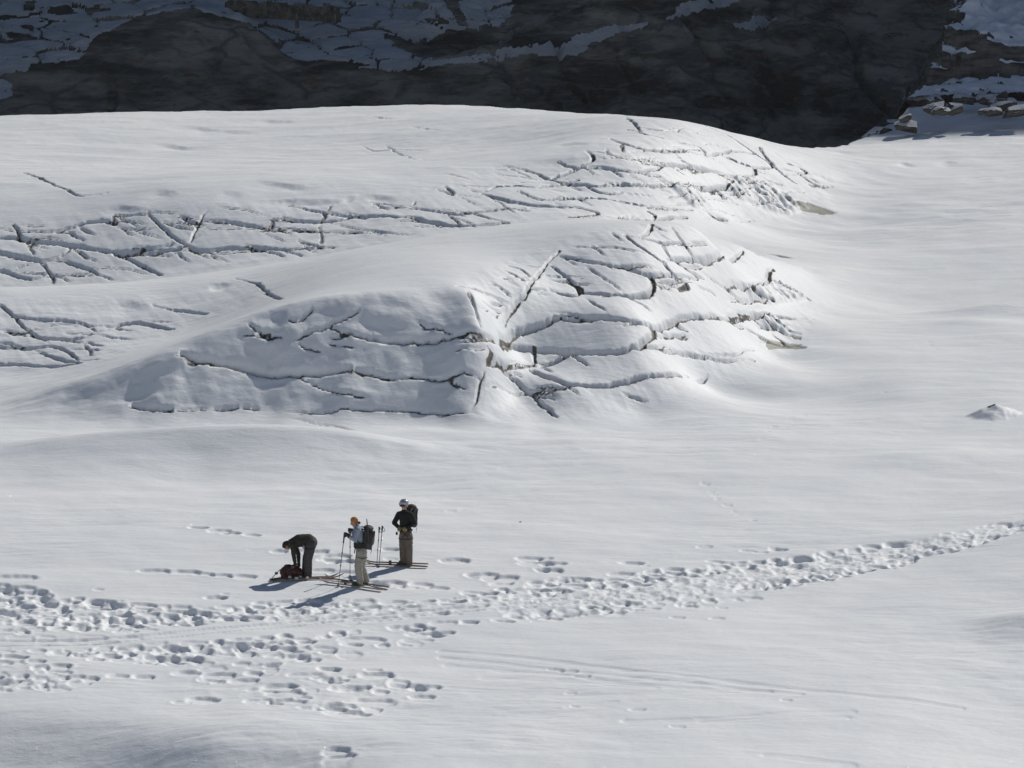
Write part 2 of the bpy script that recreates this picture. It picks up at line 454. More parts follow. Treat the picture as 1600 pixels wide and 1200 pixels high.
def stroke(px_pts, kind, idx, world_pts=None, scale=1.0, par=None):
    w, dep, step, rec, dk = par if par else KIND[kind]
    pts = np.array(world_pts if world_pts is not None else [ground(*p) for p in px_pts])
    # drop kinks where the traced line crosses an occluding edge
    keep = [pts[0]]
    for q in pts[1:]:
        if np.linalg.norm(q-keep[-1]) < 9: keep.append(q)
    pts = np.array(keep)
    if len(pts) < 2: return
    if abs(pts[-1][0]-pts[0][0]) > .3 and pts[-1][0] < pts[0][0]: pts = pts[::-1]
    jit = {'S': .08, 'H': .06}.get(kind, .06)
    ln = refine(pts, .2, 0.0, idx)
    L = np.concatenate([[0], np.cumsum(np.linalg.norm(np.diff(ln, axis=0), axis=1))]); tot = L[-1]
    rec = min(rec, max(.35, tot*.45)); R = max(rec*2.2, .6)
    dd_ = np.abs(pts[-1]-pts[0]); step = step*(.35 if dd_[1] > 1.1*dd_[0] else 1.0)
    y0, y1 = ln[:, 1].min()-R, ln[:, 1].max()+R
    r0, r1 = np.searchsorted(rows, y0), np.searchsorted(rows, y1)
    tt = ln[:, 0]/(ln[:, 1]*cP+H*sP); rt = R/((y0)*cP+H*sP)
    c0, c1 = np.searchsorted(TC, tt.min()-rt), np.searchsorted(TC, tt.max()+rt)
    if r1-r0 < 2 or c1-c0 < 2: return
    X = GX[r0:r1, c0:c1]; Y = GY[r0:r1, c0:c1]
    D = np.full(X.shape, 1e9); S = np.zeros(X.shape); Tn = np.zeros(X.shape); DF = np.zeros(X.shape)
    for k in range(len(ln)-1):
        a, b = ln[k], ln[k+1]
        q0 = max(np.searchsorted(rows, min(a[1], b[1])-R)-r0, 0); q1 = min(np.searchsorted(rows, max(a[1], b[1])+R)-r0, X.shape[0])
        ta = a[0]/(a[1]*cP+H*sP); tb = b[0]/(b[1]*cP+H*sP)
        p0 = max(np.searchsorted(TC, min(ta, tb)-rt)-c0, 0); p1 = min(np.searchsorted(TC, max(ta, tb)+rt)-c0, X.shape[1])
        if q1 <= q0 or p1 <= p0: continue
        xs = X[q0:q1, p0:p1]; ys = Y[q0:q1, p0:p1]; ab = b-a; l2 = ab@ab+1e-9
        t = ((xs-a[0])*ab[0]+(ys-a[1])*ab[1])/l2; tc = np.clip(t, 0, 1)
        dx = xs-(a[0]+tc*ab[0]); dy = ys-(a[1]+tc*ab[1]); dd = dx*dx+dy*dy
        m = dd < D[q0:q1, p0:p1]
        D[q0:q1, p0:p1][m] = dd[m]
        S[q0:q1, p0:p1][m] = -np.sign(ab[0]*dy-ab[1]*dx)[m]
        DF[q0:q1, p0:p1][m] = abs(ab[0])/(math.hypot(ab[0], ab[1])+1e-6)
        Tn[q0:q1, p0:p1][m] = (L[k]+tc*(L[k+1]-L[k]))[m]
    D = np.sqrt(D); ok = D < R
    s = D*S+jit*(1.5*fbm(X*1.6+idx, Y*1.6, 3, 87)+.35*perlin(X*7, Y*7, 88))     # >0 : camera side
    D = np.where(D < 1.2, np.abs(s), D)
    e = np.minimum(Tn, tot-Tn)
    endfade = sstep(0, max(.4, min(1.7, tot*.35)), e)
    gfade = .45+.55*endfade if kind in 'BM' else endfade
    if kind in 'SH': endfade = sstep(0, tot*.42, e)
    var = np.clip(1+.9*fbm(X*.5+idx*1.7, Y*.5, 2, 83), .3, 1.7)
    a = endfade*var*scale*ok*(.15+.85*sstep(.25, .8, DF)); ag = gfade*np.clip(var, .5, 1.5)*ok
    # fade of the far influence where the perpendicular foot is an end point
    lat = sstep(R, R*.5, D)
    lw = .05 if kind not in 'SH' else .40
    hv = np.clip(s/lw+.5, 0, 1)
    d = -step*a*hv*np.exp(-np.maximum(s, 0)/rec)*lat
    d += .12*step*a*(1-hv)*np.exp(np.minimum(s, 0)/.45)*lat*(kind not in 'SH')
    d += .3*step*a*(1-hv)*np.exp(np.minimum(s, 0)/1.2)*lat*(kind in 'SH')
    ragged = 1+.4*perlin(X*5, Y*5, 91)
    if w > 0:
        ww = w*(.7+.5*var)*ragged
        d -= dep*ag*np.clip(1.25-D/ww, 0, 1)**.7
        # rounded upper lip
        d -= .05*a*(kind in 'B')*np.exp(-D/.10)*(1-hv)
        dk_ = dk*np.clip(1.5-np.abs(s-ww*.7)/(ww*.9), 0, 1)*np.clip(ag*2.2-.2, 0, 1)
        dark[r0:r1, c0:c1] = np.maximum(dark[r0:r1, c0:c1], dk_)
        ic = (kind in 'BM')*np.clip(1.3-np.abs(s-.03)/.09, 0, 1)*np.clip(ag*1.4-.2, 0, 1)
        ice[r0:r1, c0:c1] = np.maximum(ice[r0:r1, c0:c1], ic)
    DZ[r0:r1, c0:c1] += d
    if kind in 'BMF': cmask[r0:r1, c0:c1] |= (D < .15)
for idx, line in enumerate(CR.strip().splitlines()):
    q = line.split(); stroke([tuple(float(v) for v in t.split(',')) for t in q[1:]], q[0], idx+1)
# hairline cracks that link the larger ones
rr = random.Random(17); anchors = []
for line in CR.strip().splitlines():
    q = line.split()
    if q[0] in 'BM': anchors += [tuple(float(v) for v in t.split(',')) for t in q[1:]]
for k in range(300):
    a = rr.choice(anchors); reg_ = [r for r in 'ACB' if inside(REG[r], np.array([a[0]]), np.array([a[1]]))[0]]
    if not reg_: continue
    if rr.random() < .35: dx = rr.uniform(18, 48); dy = dx*rr.uniform(.3, .7)
    else: dx = rr.choice((-1, 1))*rr.uniform(30, 85); dy = rr.uniform(-5, 5)+dx*.06
    pts = [a, (a[0]+dx*.5, a[1]+dy*.5+rr.uniform(-2, 2)), (a[0]+dx, a[1]+dy)]
    if all(inside(REG[reg_[0]], np.array([t[0]]), np.array([t[1]]))[0] for t in pts[1:]): stroke(pts, 'F', 500+k, scale=rr.uniform(.5, 1))
GZ += DZ

# ------------------------------------------------------------------ bare sand and rock showing through
DIRT = [[(1183,526),(1200,530),(1259,541),(1260,545),(1199,545),(1196,535)], [(1232,523),(1253,526),(1252,531),(1240,530)],
        [(1238,312),(1262,316),(1309,333),(1285,335),(1255,330),(1240,324)], [(1272,290),(1300,292),(1285,295)], [(1260,286),(1282,290),(1270,293)]]
sand = np.zeros(GX.shape, np.float32)
CPX, CPY = proj(GX, GY, GZ)
wob = 3*fbm(GX*3, GY*3, 2, 95)
for d in DIRT: sand = np.maximum(sand, inside(d, CPX+wob, CPY+wob*.4).astype(np.float32))
RUB = [[(1132,292),(1150,279),(1186,280),(1206,290),(1240,314),(1262,322),(1232,336),(1205,330),(1160,312)], [(1050,289),(1080,291),(1112,322),(1086,324),(1068,308)],
       [(1160,446),(1210,440),(1262,468),(1240,472),(1200,474),(1172,462)], [(1170,490),(1200,492),(1220,505),(1240,520),(1205,514)], [(790,480),(835,430),(850,415),(845,436),(812,476),(795,500)]]
rub = np.zeros(GX.shape, np.float32)
for d in RUB[:4]: rub = np.maximum(rub, inside(d, CPX+wob, CPY+wob*.4).astype(np.float32))
rub4 = inside(RUB[4], CPX, CPY).astype(np.float32)
for arr in (rub, rub4):
    for _ in range(3): arr[1:-1, 1:-1] = (arr[:-2, 1:-1]+arr[2:, 1:-1]+arr[1:-1, :-2]+arr[1:-1, 2:]+arr[1:-1, 1:-1])/5
stk = ridged(ua*2.4, va*.45, 3, 97)
GZ += rub*(.13*stk+.05*fbm(GX*5, GY*4, 2, 99))+rub4*.035*(ridged(GX*3.5, GY*3, 3, 98)-.6)
bare = sstep(.15, -.35, stk+.5*fbm(GX*3, GY*2, 2, 96))*rub
dark = np.maximum(dark, bare*.75)
GZ -= sand*.05

# ------------------------------------------------------------------ isolated bumps on the flat
def bump(px, py, h, rx, ry, sharp=1.0):
    c = ground(px, py); q = ((GX-c[0])/rx)**2+((GY-c[1])/ry)**2
    global GZ
    GZ = GZ+h*np.exp(-q**sharp)
cone = ground(1553, 650)
m = (np.abs(GX-cone[0]) < 4) & (np.abs(GY-cone[1]) < 4)
q = np.hypot((GX-cone[0])/.95, (GY-cone[1])/.8)
q = q+.18*fbm(GX*1.5, GY*1.5, 3, 203); GZ += np.where(m, .36*np.clip(1-q*1.1, 0, 1)**1.2+.07*np.exp(-q*q*.9), 0)
dark = np.maximum(dark, (np.hypot(GX-cone[0]+.08, GY-cone[1]-.02) < .13).astype(np.float32)*.9)
bump(1570, 486, .28, 2.4, .9); bump(1520, 505, .12, 1.5, .7); bump(1380, 655, .10, 1.6, .8); bump(1160, 596, .10, 2.6, .8); bump(1470, 720, .14, 3.2, 1.3)
bump(1625, 978, .34, 1.7, 1.0); bump(1390, 270, .18, 2.0, 2.0); bump(1470, 292, .16, 3.0, 2.0); bump(1200, 745, .06, 3, 1)

# ------------------------------------------------------------------ trampled trail, post holes, ski tracks
FZ = np.zeros(GX.shape)
def hole(c, a, b, d, ang, rim=.008):
    R = max(a, b)*2.2
    r0, r1 = np.searchsorted(rows, c[1]-R), np.searchsorted(rows, c[1]+R)
    t = c[0]/(c[1]*cP+H*sP); rt = R/(c[1]*cP+H*sP)
    c0, c1 = np.searchsorted(TC, t-rt), np.searchsorted(TC, t+rt)
    if r1-r0 < 2 or c1-c0 < 2: return
    X = GX[r0:r1, c0:c1]-c[0]; Y = GY[r0:r1, c0:c1]-c[1]
    ca, sa = math.cos(ang), math.sin(ang); u = (X*ca+Y*sa)/a; v = (-X*sa+Y*ca)/b
    u = u+.25*perlin(X*3.1+c[0]*7, Y*3.1+c[1]*5, 3); v = v+.3*perlin(X*4.1+c[0]*3, Y*4.1-c[1]*5, 4)
    u = np.where(u < 0, u/1.35, u); v = np.where(v < 0, v/1.5, v); q = np.abs(u)**2.4+np.abs(v)**2.2
    z = -d*sstep(1.12, .66, q)*(.75+.35*np.clip(v+.3*u, -1, 1))+rim*np.exp(-(np.sqrt(q)-1.25)**2/.06)
    FZ[r0:r1, c0:c1] = np.where(z < 0, np.minimum(FZ[r0:r1, c0:c1]+z*.35, np.maximum(z, FZ[r0:r1, c0:c1]-.03)), FZ[r0:r1, c0:c1]+z)
def px_hole(px, py, w, deep=1.0):
    c = ground(px, py); a = (w+3)/2/60.0*random.uniform(.9, 1.05)
    hole(c, a, min(random.uniform(.22, .29), a*.62), .23*min(1, a/.25)*deep*random.uniform(.85, 1.15), random.uniform(-.22, .12))
HOLES = """312,824,28 345,829,30 362,833,30 395,836,25 245,892,40 290,893,45 318,896,30 345,898,36 380,901,38 155,921,12,.4 340,934,28 352,928,10,.4
610,858,24 612,873,18,.5 715,876,44 757,898,40 785,903,46 785,912,30 162,944,50 183,939,18,.5 280,949,36 498,862,34 530,869,40 516,874,30 535,877,40 505,891,34 540,895,40 470,860,24 438,861,24
610,911,46 640,917,26 660,913,34 688,919,30 415,1040,40 462,1027,40 485,1031,30 518,1045,28,1.5 505,1059,26 530,1062,28 547,1058,14 592,1055,40,1.2 585,1046,20 550,1075,50 595,1072,12,.5 640,1074,56,1.1 662,1089,32
440,1073,40 450,1082,44 425,1096,26 452,1095,42 475,1090,20 490,1107,30 520,1105,40 535,1103,40 547,1114,56 585,1097,64,.7 320,1094,40 287,1097,20,.5 528,1173,34 532,1183,38 187,1056,28 227,1058,26
345,1055,44 330,1062,26 385,1064,38 295,1052,34 572,999,56 552,1006,30 670,991,50 660,983,34 693,989,30 290,1030,54,1.4 325,1017,46 272,1013,44 262,1020,30 370,1011,44 400,1006,30 445,1013,30 460,1017,26 635,1007,16,.5
830,873,36 853,873,20 842,880,44 868,880,36 862,891,36 848,889,20 739,899,20 988,880,34 1010,884,10,.4 1102,854,20,.6 1118,877,22 1135,879,30 1160,879,32 1170,861,20,.6 1190,863,20,.7 1219,859,26 1230,876,30 1235,880,34 1209,856,10,.5
1102,757,13,.5 1105,759,8,.4 1112,769,9,.5 1117,774,9,.5 1121,779,9,.5 1137,789,11,.5 1140,791,9,.5 1147,799,8,.4 1155,804,9,.4 1178,813,8,.4
1452,535,8,.4 1455,540,6,.4 1463,545,7,.4 1460,552,7,.4 1467,571,6,.4 1236,652,9,.4 1258,650,8,.4 1190,685,8,.4 1200,674,9,.4 1210,667,9,.4 1339,629,5,.3 1383,613,8,.3
870,1046,20,.5 890,1048,24,.5 911,1056,20,.6 893,1083,12,.4 900,1104,10,.4 997,1109,18,.5 1060,1135,16,.5 1230,1094,12,.4 
25,920,60 55,925,30 25,903,70 10,931,50 50,934,56,1.2 12,956,60,1.2 800,821,6,.3 705,799,14,.2 722,796,10,.2 590,910,30 1122,966,18,.4 1130,950,14,.4 1060,965,18,.4"""
for tkn in HOLES.split():
    v = [float(s) for s in tkn.split(',')]; px_hole(v[0], v[1], v[2]*(1.0 if v[2] > 12 else 1), v[3] if len(v) > 3 else 1.0)
BANDS = [([(-45,905),(60,925),(130,935),(300,950),(420,938),(700,938),(740,925),(880,903),(1240,872),(1440,842),(1600,812),(1645,806),(1645,812),(1600,822),(1440,866),(1200,905),(900,952),(700,962),(560,975),(330,972),(240,985),(100,988),(-45,985)], 25, 6.6, 1.05),
         ([(60,1015),(330,1000),(560,985),(700,972),(960,945),(1000,958),(860,968),(700,975),(560,990),(430,1015),(330,1030),(200,1040)], 29, 8, 1.0),
         ([(-45,1020),(60,1030),(110,1045),(160,1062),(120,1078),(-45,1082)], 27, 8, 1.0),
         ([(-45,984),(100,990),(330,1000),(560,1010),(700,990),(640,1020),(430,1040),(300,1045),(150,1035),(-45,1020)], 44, 13, .8),
         ([(280,1045),(420,1040),(560,1045),(680,1070),(670,1100),(560,1118),(420,1105),(300,1080)], 62, 21, .9),
         ([(780,930),(960,915),(1180,905),(1180,935),(1000,955),(800,972)], 30, 9, .8),
         ([(1180,885),(1380,868),(1500,838),(1645,804),(1645,815),(1500,856),(1380,888),(1180,925)], 21, 5, 1.0)]
bandmask = np.zeros(GX.shape, np.float32)
for poly, sx, sy, dp in BANDS:
    xs = [p[0] for p in poly]; ys = [p[1] for p in poly]; y = min(ys); k = 0
    bandmask = np.maximum(bandmask, (inside(poly, BPX, BPY) & (GY < 112)).astype(np.float32))
    while y < max(ys):
        persp = .62+.38*(y-820)/200 if y < 1020 else 1.0
        x = min(xs)+random.uniform(0, sx)
        while x < max(xs):
            fx = x+random.uniform(-.4, .4)*sx; fy = y+random.uniform(-.45, .45)*sy
            if inside(poly, np.array([fx]), np.array([fy]))[0] and random.random() < .93:
                c = ground(fx, fy)
                hole(c, random.uniform(.13, .36), random.uniform(.11, .25), dp*random.uniform(.11, .26), random.uniform(-.5, .45), random.uniform(.0, .016))
            x += sx*random.uniform(.85, 1.25)
        y += sy*max(persp, .45); k += 1
for _ in range(6):
    s = bandmask; s[1:-1, 1:-1] = (s[:-2, 1:-1]+s[2:, 1:-1]+s[1:-1, :-2]+s[1:-1, 2:]+s[1:-1, 1:-1])/5
FZ += -.045*bandmask*sstep(2, 10, GX)+bandmask*(.018*fbm(GX*2.6, GY*3.2, 2, 101)+.004*fbm(GX*9, GY*9, 2, 103))
for _ in range(1): FZ[1:-1] = (FZ[:-2]+2*FZ[1:-1]+FZ[2:])/4; FZ[:, 1:-1] = (FZ[:, :-2]+2*FZ[:, 1:-1]+FZ[:, 2:])/4
def track(px_pts, wid, dep, berm=.015, seed=0, smooth=0.0):
    pts = np.array([ground(*p) for p in px_pts]); ln = refine(pts, .5, .03, seed)
    r0, r1 = np.searchsorted(rows, ln[:, 1].min()-1), np.searchsorted(rows, ln[:, 1].max()+1)
    tt = ln[:, 0]/(ln[:, 1]*cP+H*sP); c0, c1 = np.searchsorted(TC, tt.min()-.01), np.searchsorted(TC, tt.max()+.01)
    X = GX[r0:r1, c0:c1]; Y = GY[r0:r1, c0:c1]; D = np.abs(seg_dist(X, Y, ln[::max(1, len(ln)//40)]))
    if smooth: FZ[r0:r1, c0:c1] *= 1-smooth*sstep(wid*2.2, wid*1.2, D)
    FZ[r0:r1, c0:c1] += -dep*sstep(wid, wid*.6, D)+berm*np.exp(-((D-wid*1.5)/(wid*.6))**2)
tr = [(-40,1006),(200,1000),(330,985),(560,963),(780,948),(1000,925),(1180,898),(1300,880),(1450,852),(1600,816)]
track(tr, .36, .015, .0, 1, smooth=.6)
track([(x, y-3.5) for x, y in tr], .085, .03, .004, 2); track([(x, y+3.5) for x, y in tr], .085, .03, .004, 3)
for pts, wd, dp in [([(690,1018),(850,1030),(1000,1050),(1150,1066),(1300,1083),(1500,1106)], .12, .035), ([(690,1028),(820,1040),(960,1056),(1100,1070),(1250,1084)], .10, .03),
                    ([(700,1040),(860,1052),(1050,1078),(1200,1080)], .12, .025), ([(760,1060),(900,1064),(1020,1074)], .15, .02), ([(980,1127),(1150,1124),(1240,1112),(1330,1112)], .14, .035),
                    ([(1100,1128),(1250,1122),(1320,1121)], .15, .03), ([(890,1105),(960,1097)], .12, .02), ([(1200,1180),(1330,1195)], .15, .03)]:
    track(pts, wd*1.3, dp*.62, .003, int(pts[0][0]))
GZ += FZ
print('terrain done', GX.shape)
# ------------------------------------------------------------------ materials
def new_mat(name):
    m = bpy.data.materials.new(name); m.use_nodes = True; nt = m.node_tree; nt.nodes.clear()
    out = nt.nodes.new('ShaderNodeOutputMaterial'); b = nt.nodes.new('ShaderNodeBsdfPrincipled'); nt.links.new(b.outputs[0], out.inputs[0])
    return m, nt, b
def nd(nt, typ, **kw):
    n = nt.nodes.new(typ)
    for k, v in kw.items():
        if k == 'inp':
            for a, c in v.items(): n.inputs[a].default_value = c
        else: setattr(n, k, v)
    return n
def attr(nt, name): return nd(nt, 'ShaderNodeAttribute', attribute_name=name).outputs['Fac']
def mixc(nt, fac, a, b):
    n = nd(nt, 'ShaderNodeMix', data_type='RGBA')
    if isinstance(fac, (int, float)): n.inputs[0].default_value = fac
    else: nt.links.new(fac, n.inputs[0])
    for s, v in ((6, a), (7, b)):
        if isinstance(v, tuple): n.inputs[s].default_value = (*v, 1)
        else: nt.links.new(v, n.inputs[s])
    return n.outputs[2]
def noise(nt, scale, detail=4, vec=None, rough=.55, sc=(1, 1, 1), rot=(0, 0, 0)):
    tc = nd(nt, 'ShaderNodeTexCoord'); mp = nd(nt, 'ShaderNodeMapping'); mp.inputs['Scale'].default_value = sc; mp.inputs['Rotation'].default_value = rot
    nt.links.new(tc.outputs['Object'], mp.inputs[0]); n = nd(nt, 'ShaderNodeTexNoise'); n.inputs['Scale'].default_value = scale
    n.inputs['Detail'].default_value = detail; n.inputs['Roughness'].default_value = rough; nt.links.new(mp.outputs[0], n.inputs['Vector'])
    return n.outputs['Fac']
def ramp(nt, fac, a, b):
    n = nd(nt, 'ShaderNodeMapRange', interpolation_type='SMOOTHSTEP'); n.inputs['From Min'].default_value = a; n.inputs['From Max'].default_value = b
    nt.links.new(fac, n.inputs['Value']); return n.outputs[0]
def bump_n(nt, h, strength, dist, prev=None):
    n = nd(nt, 'ShaderNodeBump'); n.inputs['Strength'].default_value = strength; n.inputs['Distance'].default_value = dist
    nt.links.new(h, n.inputs['Height'])
    if prev: nt.links.new(prev, n.inputs['Normal'])
    return n.outputs[0]
# snow with ice edges, sand and rock showing where it is broken
M_SNOW, nt, bs = new_mat('snow')
c = mixc(nt, ramp(nt, noise(nt, .35, 3, sc=(1, .6, 1)), .3, .7), (.785, .812, .838), (.83, .852, .868))
icec = mixc(nt, noise(nt, 7, 3), (.52, .57, .60), (.70, .73, .75))
mul = nd(nt, 'ShaderNodeMath', operation='MULTIPLY'); nt.links.new(attr(nt, 'ice'), mul.inputs[0]); nt.links.new(ramp(nt, noise(nt, 6, 3), .25, .75), mul.inputs[1])
c = mixc(nt, mul.outputs[0], c, icec)
sandc = mixc(nt, noise(nt, 4, 4, sc=(1, 1, 1)), (.27, .27, .23), (.38, .38, .33))
c = mixc(nt, attr(nt, 'sand'), c, sandc)
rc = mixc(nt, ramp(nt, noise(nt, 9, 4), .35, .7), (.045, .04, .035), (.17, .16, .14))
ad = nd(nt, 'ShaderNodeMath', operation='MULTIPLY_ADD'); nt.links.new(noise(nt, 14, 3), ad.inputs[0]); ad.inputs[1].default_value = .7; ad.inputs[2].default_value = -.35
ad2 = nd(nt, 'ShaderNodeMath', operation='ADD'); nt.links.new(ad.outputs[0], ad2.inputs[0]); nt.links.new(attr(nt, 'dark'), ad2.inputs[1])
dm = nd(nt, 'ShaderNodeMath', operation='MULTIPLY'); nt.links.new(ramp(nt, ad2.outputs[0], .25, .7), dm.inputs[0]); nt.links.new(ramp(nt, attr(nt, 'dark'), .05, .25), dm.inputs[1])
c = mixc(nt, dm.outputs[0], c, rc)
nt.links.new(c, bs.inputs['Base Color']); bs.inputs['Roughness'].default_value = .62; bs.inputs['Specular IOR Level'].default_value = .35
b1 = bump_n(nt, noise(nt, 3.2, 5, sc=(1, 2.4, 1), rough=.65), .55, .035); b2 = bump_n(nt, noise(nt, 26, 3, rough=.7), .4, .010, b1)
nt.links.new(b2, bs.inputs['Normal'])

def attrs(me, idx, d):
    for k, arr in d.items():
        a = me.attributes.new(k, 'FLOAT', 'POINT'); a.data.foreach_set('value', np.ascontiguousarray(arr.ravel()[idx], np.float32))
def grid_mesh(name, X, Y, Z, quads, mats, at, parent=None, kind=None, smooth=True):
    used, inv = np.unique(quads, return_inverse=True); q = inv.reshape(-1, 4)
    co = np.stack([X.ravel()[used], Y.ravel()[used], Z.ravel()[used]], 1).astype(np.float32)
    me = bpy.data.meshes.new(name); me.vertices.add(len(used)); me.vertices.foreach_set('co', co.ravel())
    me.loops.add(q.size); me.loops.foreach_set('vertex_index', q.ravel().astype(np.int32))
    me.polygons.add(len(q)); me.polygons.foreach_set('loop_start', np.arange(0, q.size, 4, dtype=np.int32))
    try: me.polygons.foreach_set('loop_total', np.full(len(q), 4, np.int32))
    except Exception: pass
    me.update(calc_edges=True); me.polygons.foreach_set('use_smooth', np.full(len(q), smooth))
    attrs(me, used, at)
    for m in (mats if isinstance(mats, list) else [mats]): me.materials.append(m)
    o = bpy.data.objects.new(name, me); COL.objects.link(o)
    if parent: o.parent = parent
    if kind: o['kind'] = kind
    return o
def all_quads(nr, nc):
    i = np.arange(nr*nc).reshape(nr, nc); return np.stack([i[:-1, :-1], i[:-1, 1:], i[1:, 1:], i[1:, :-1]], 2).reshape(-1, 4)

# ------------------------------------------------------------------ label the ice slabs between the cracks
def label(free):
    nr, nc = free.shape; lab = np.zeros((nr, nc), np.int32); par = [0]
    def find(a):
        while par[a] != a: par[a] = par[par[a]]; a = par[a]
        return a
    prev = []
    for r in range(nr):
        row = free[r]; d = np.flatnonzero(np.diff(np.concatenate([[0], row.view(np.int8), [0]])))
        cur = []; j = 0
        for a, b in zip(d[::2], d[1::2]):
            ids = []
            while j < len(prev) and prev[j][1] <= a: j += 1
            k = j
            while k < len(prev) and prev[k][0] < b: ids.append(find(prev[k][2])); k += 1
            if ids:
                m = min(ids)
                for t in ids: par[t] = m
            else: m = len(par); par.append(m)
            cur.append((a, b, m)); lab[r, a:b] = m
        prev = cur
    root = np.array([find(i) for i in range(len(par))]); return root[lab]
slab_id = np.zeros(GX.shape, np.int32)
owner = np.zeros(GX.shape, np.int8)          # 0 field, 1.. hills
for n, k in enumerate('ACB'):
    reg = RM[k]; owner[reg] = n+1
    lab = label(reg & ~cmask)
    cnt = np.bincount(lab.ravel()); keep = cnt > 260; keep[0] = False
    lab = np.where(keep[lab], lab, 0)
    for _ in range(5):
        for dy, dx in ((0, 1), (0, -1), (1, 0), (-1, 0)):
            sh = np.roll(lab, (dy, dx), (0, 1)); lab = np.where((lab == 0) & reg & (sh > 0), sh, lab)
    slab_id = np.where(lab > 0, lab+n*100000, slab_id)
Q = all_quads(NR, NC); q0 = Q[:, 0]; own = owner.ravel()[q0]; sid = slab_id.ravel()[q0]
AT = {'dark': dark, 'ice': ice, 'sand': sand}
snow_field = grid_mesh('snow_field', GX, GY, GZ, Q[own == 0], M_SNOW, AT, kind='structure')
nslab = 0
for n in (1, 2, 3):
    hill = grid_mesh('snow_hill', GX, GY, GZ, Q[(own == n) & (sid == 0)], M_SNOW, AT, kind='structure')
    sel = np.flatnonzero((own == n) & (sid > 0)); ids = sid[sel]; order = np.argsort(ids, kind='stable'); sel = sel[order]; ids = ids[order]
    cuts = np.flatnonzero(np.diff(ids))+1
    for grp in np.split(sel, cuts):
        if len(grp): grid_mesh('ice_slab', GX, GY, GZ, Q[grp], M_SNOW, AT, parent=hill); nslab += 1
print('slabs', nslab)
# hillside under the camera and snow to the sides
yy = np.arange(-70, 78.1, 2.0); xx = np.arange(-260, 261, 4.0); XX, YY = np.meshgrid(xx, yy)
ZZ = tps(np.clip(XX, -18, 22), np.full(XX.shape, 76.5))*sstep(30, 76, YY)+24*np.clip((76-YY)/76, 0, 3)**1.6-.06+1.2*fbm(XX*.05, YY*.05, 3, 7)*sstep(72, 40, YY)
grid_mesh('snow_slope', XX, YY, ZZ, all_quads(*XX.shape), M_SNOW, {}, kind='structure')

# ------------------------------------------------------------------ shaded gorge, cliffs and far ice behind the crest
bg = [P(*a) for a in [(0,190,210),(150,190,210),(300,190,211),(450,185,212),(600,185,211.5),(750,180,211),(900,185,211),(1050,205,211),(1200,235,214),(1350,235,215),(1500,235,217),(1700,235,218),(-300,190,210),(1900,235,218),
 (300,17,218),(220,30,217.5),(120,62,215.6),(385,45,217.3),(420,75,215.8),(300,60,215.0),(300,110,213),(200,110,213),(430,110,214.0),(400,150,212),
 (0,75,217),(0,0,225),(100,40,219.5),(100,0,224),(0,110,213.5),(-200,80,216),(-200,0,225),(50,100,214.2),
 (300,5,223),(300,-20,226),(450,60,219.5),(450,40,222),(450,0,227),(550,120,214),(550,60,220),(550,0,228),(480,120,214),
 (650,100,214.5),(750,90,214.5),(850,72,215),(940,44,216),(1010,34,217),(1100,18,219),
 (700,82,219.5),(760,78,219.2),(700,45,221),(700,0,227),(800,60,220),(850,0,226),(860,58,219.8),(900,40,220.5),(950,0,224),(1050,0,222),
 (750,130,212.5),(900,110,213.5),(1000,100,214.5),(1100,100,215.5),(1200,100,218),(1200,0,224),(1350,120,220),(1350,0,228),(1500,120,222),(1500,0,230),(1700,100,222),(1700,0,231),(1900,0,231),(-300,-40,232),(1900,-60,236),(600,-60,235)]]
tbg = TPS(bg)
bcol = np.concatenate([(np.arange(-45, 1646, 2.9)[0]-ext[:30]*1.3)[::-1], np.arange(-45, 1646, 2.9), 1645+ext[:30]*1.3])
brow = np.concatenate([np.arange(183.05, 200, .11), np.arange(200, 208.5, .5), np.arange(208.5, 224, .085), np.arange(224, 234, .16), np.arange(234, 240, .7)])
BT = (bcol-800)/FPX; BX = BT[None]*(brow*cP+H*sP)[:, None]; BY = np.repeat(brow[:, None], len(bcol), 1)
z1 = eval_sub(tps, BX, BY, 3); s = seg_dist(BX, BY, RIM); s = s+0.35*fbm(BX*.5, BY*.5, 3, 5); z1 = z1-np.where(s > 0, np.minimum(s*1.1+s*s*.25, 14), 0)
z1 = np.where(BY > 200, z1-(BY-200)*1.2, z1); z1 = np.where((BX < 17), z1-np.clip(17-BX, 0, 8)*.0, z1)
z1 += .05*fbm(BX*.5, BY*.8, 3, 23)
# rock step of the bank, in three uneven ledges
pxa, _ = proj(BX, BY, z1)
CL = np.array([W(1503,216,0)[:2], W(1480,199,0)[:2], W(1455,189,0)[:2], W(1447,187,0)[:2], W(1500,187.4,0)[:2], W(1560,186.7,0)[:2], W(1700,187.3,0)[:2], W(5000,187,0)[:2]])
sc = np.abs(seg_dist(BX, BY, CL))*np.where(inside([tuple(v) for v in CL]+[(900, 260), (W(1503, 260, 0)[0], 260)], BX, BY), 1, -1)
sc = sc+.55*fbm(BX*.75, BY*.75, 3, 161)
lh = np.interp(pxa, [1440, 1480, 1600], [2.6, 2.5, 1.75])*(pxa > 1350)
led = .36*sstep(0, .12, sc)+.30*sstep(.35, .5, sc+.25*fbm(BX*1.3, BY*.6, 2, 163))+.34*sstep(.85, 1.0, sc+.35*fbm(BX*1.1, BY*.7, 2, 165))
z1 += lh*led*(1+.30*fbm(BX*.6, BY*.4, 3, 167))
xc = np.clip(BX, -40, 36)
z2 = eval_sub(lambda a, b: tbg(np.clip(a, -45, 42), b), BX, BY, 3)
z2 -= np.clip(210-BY, 0, 40)**1.0*1.3
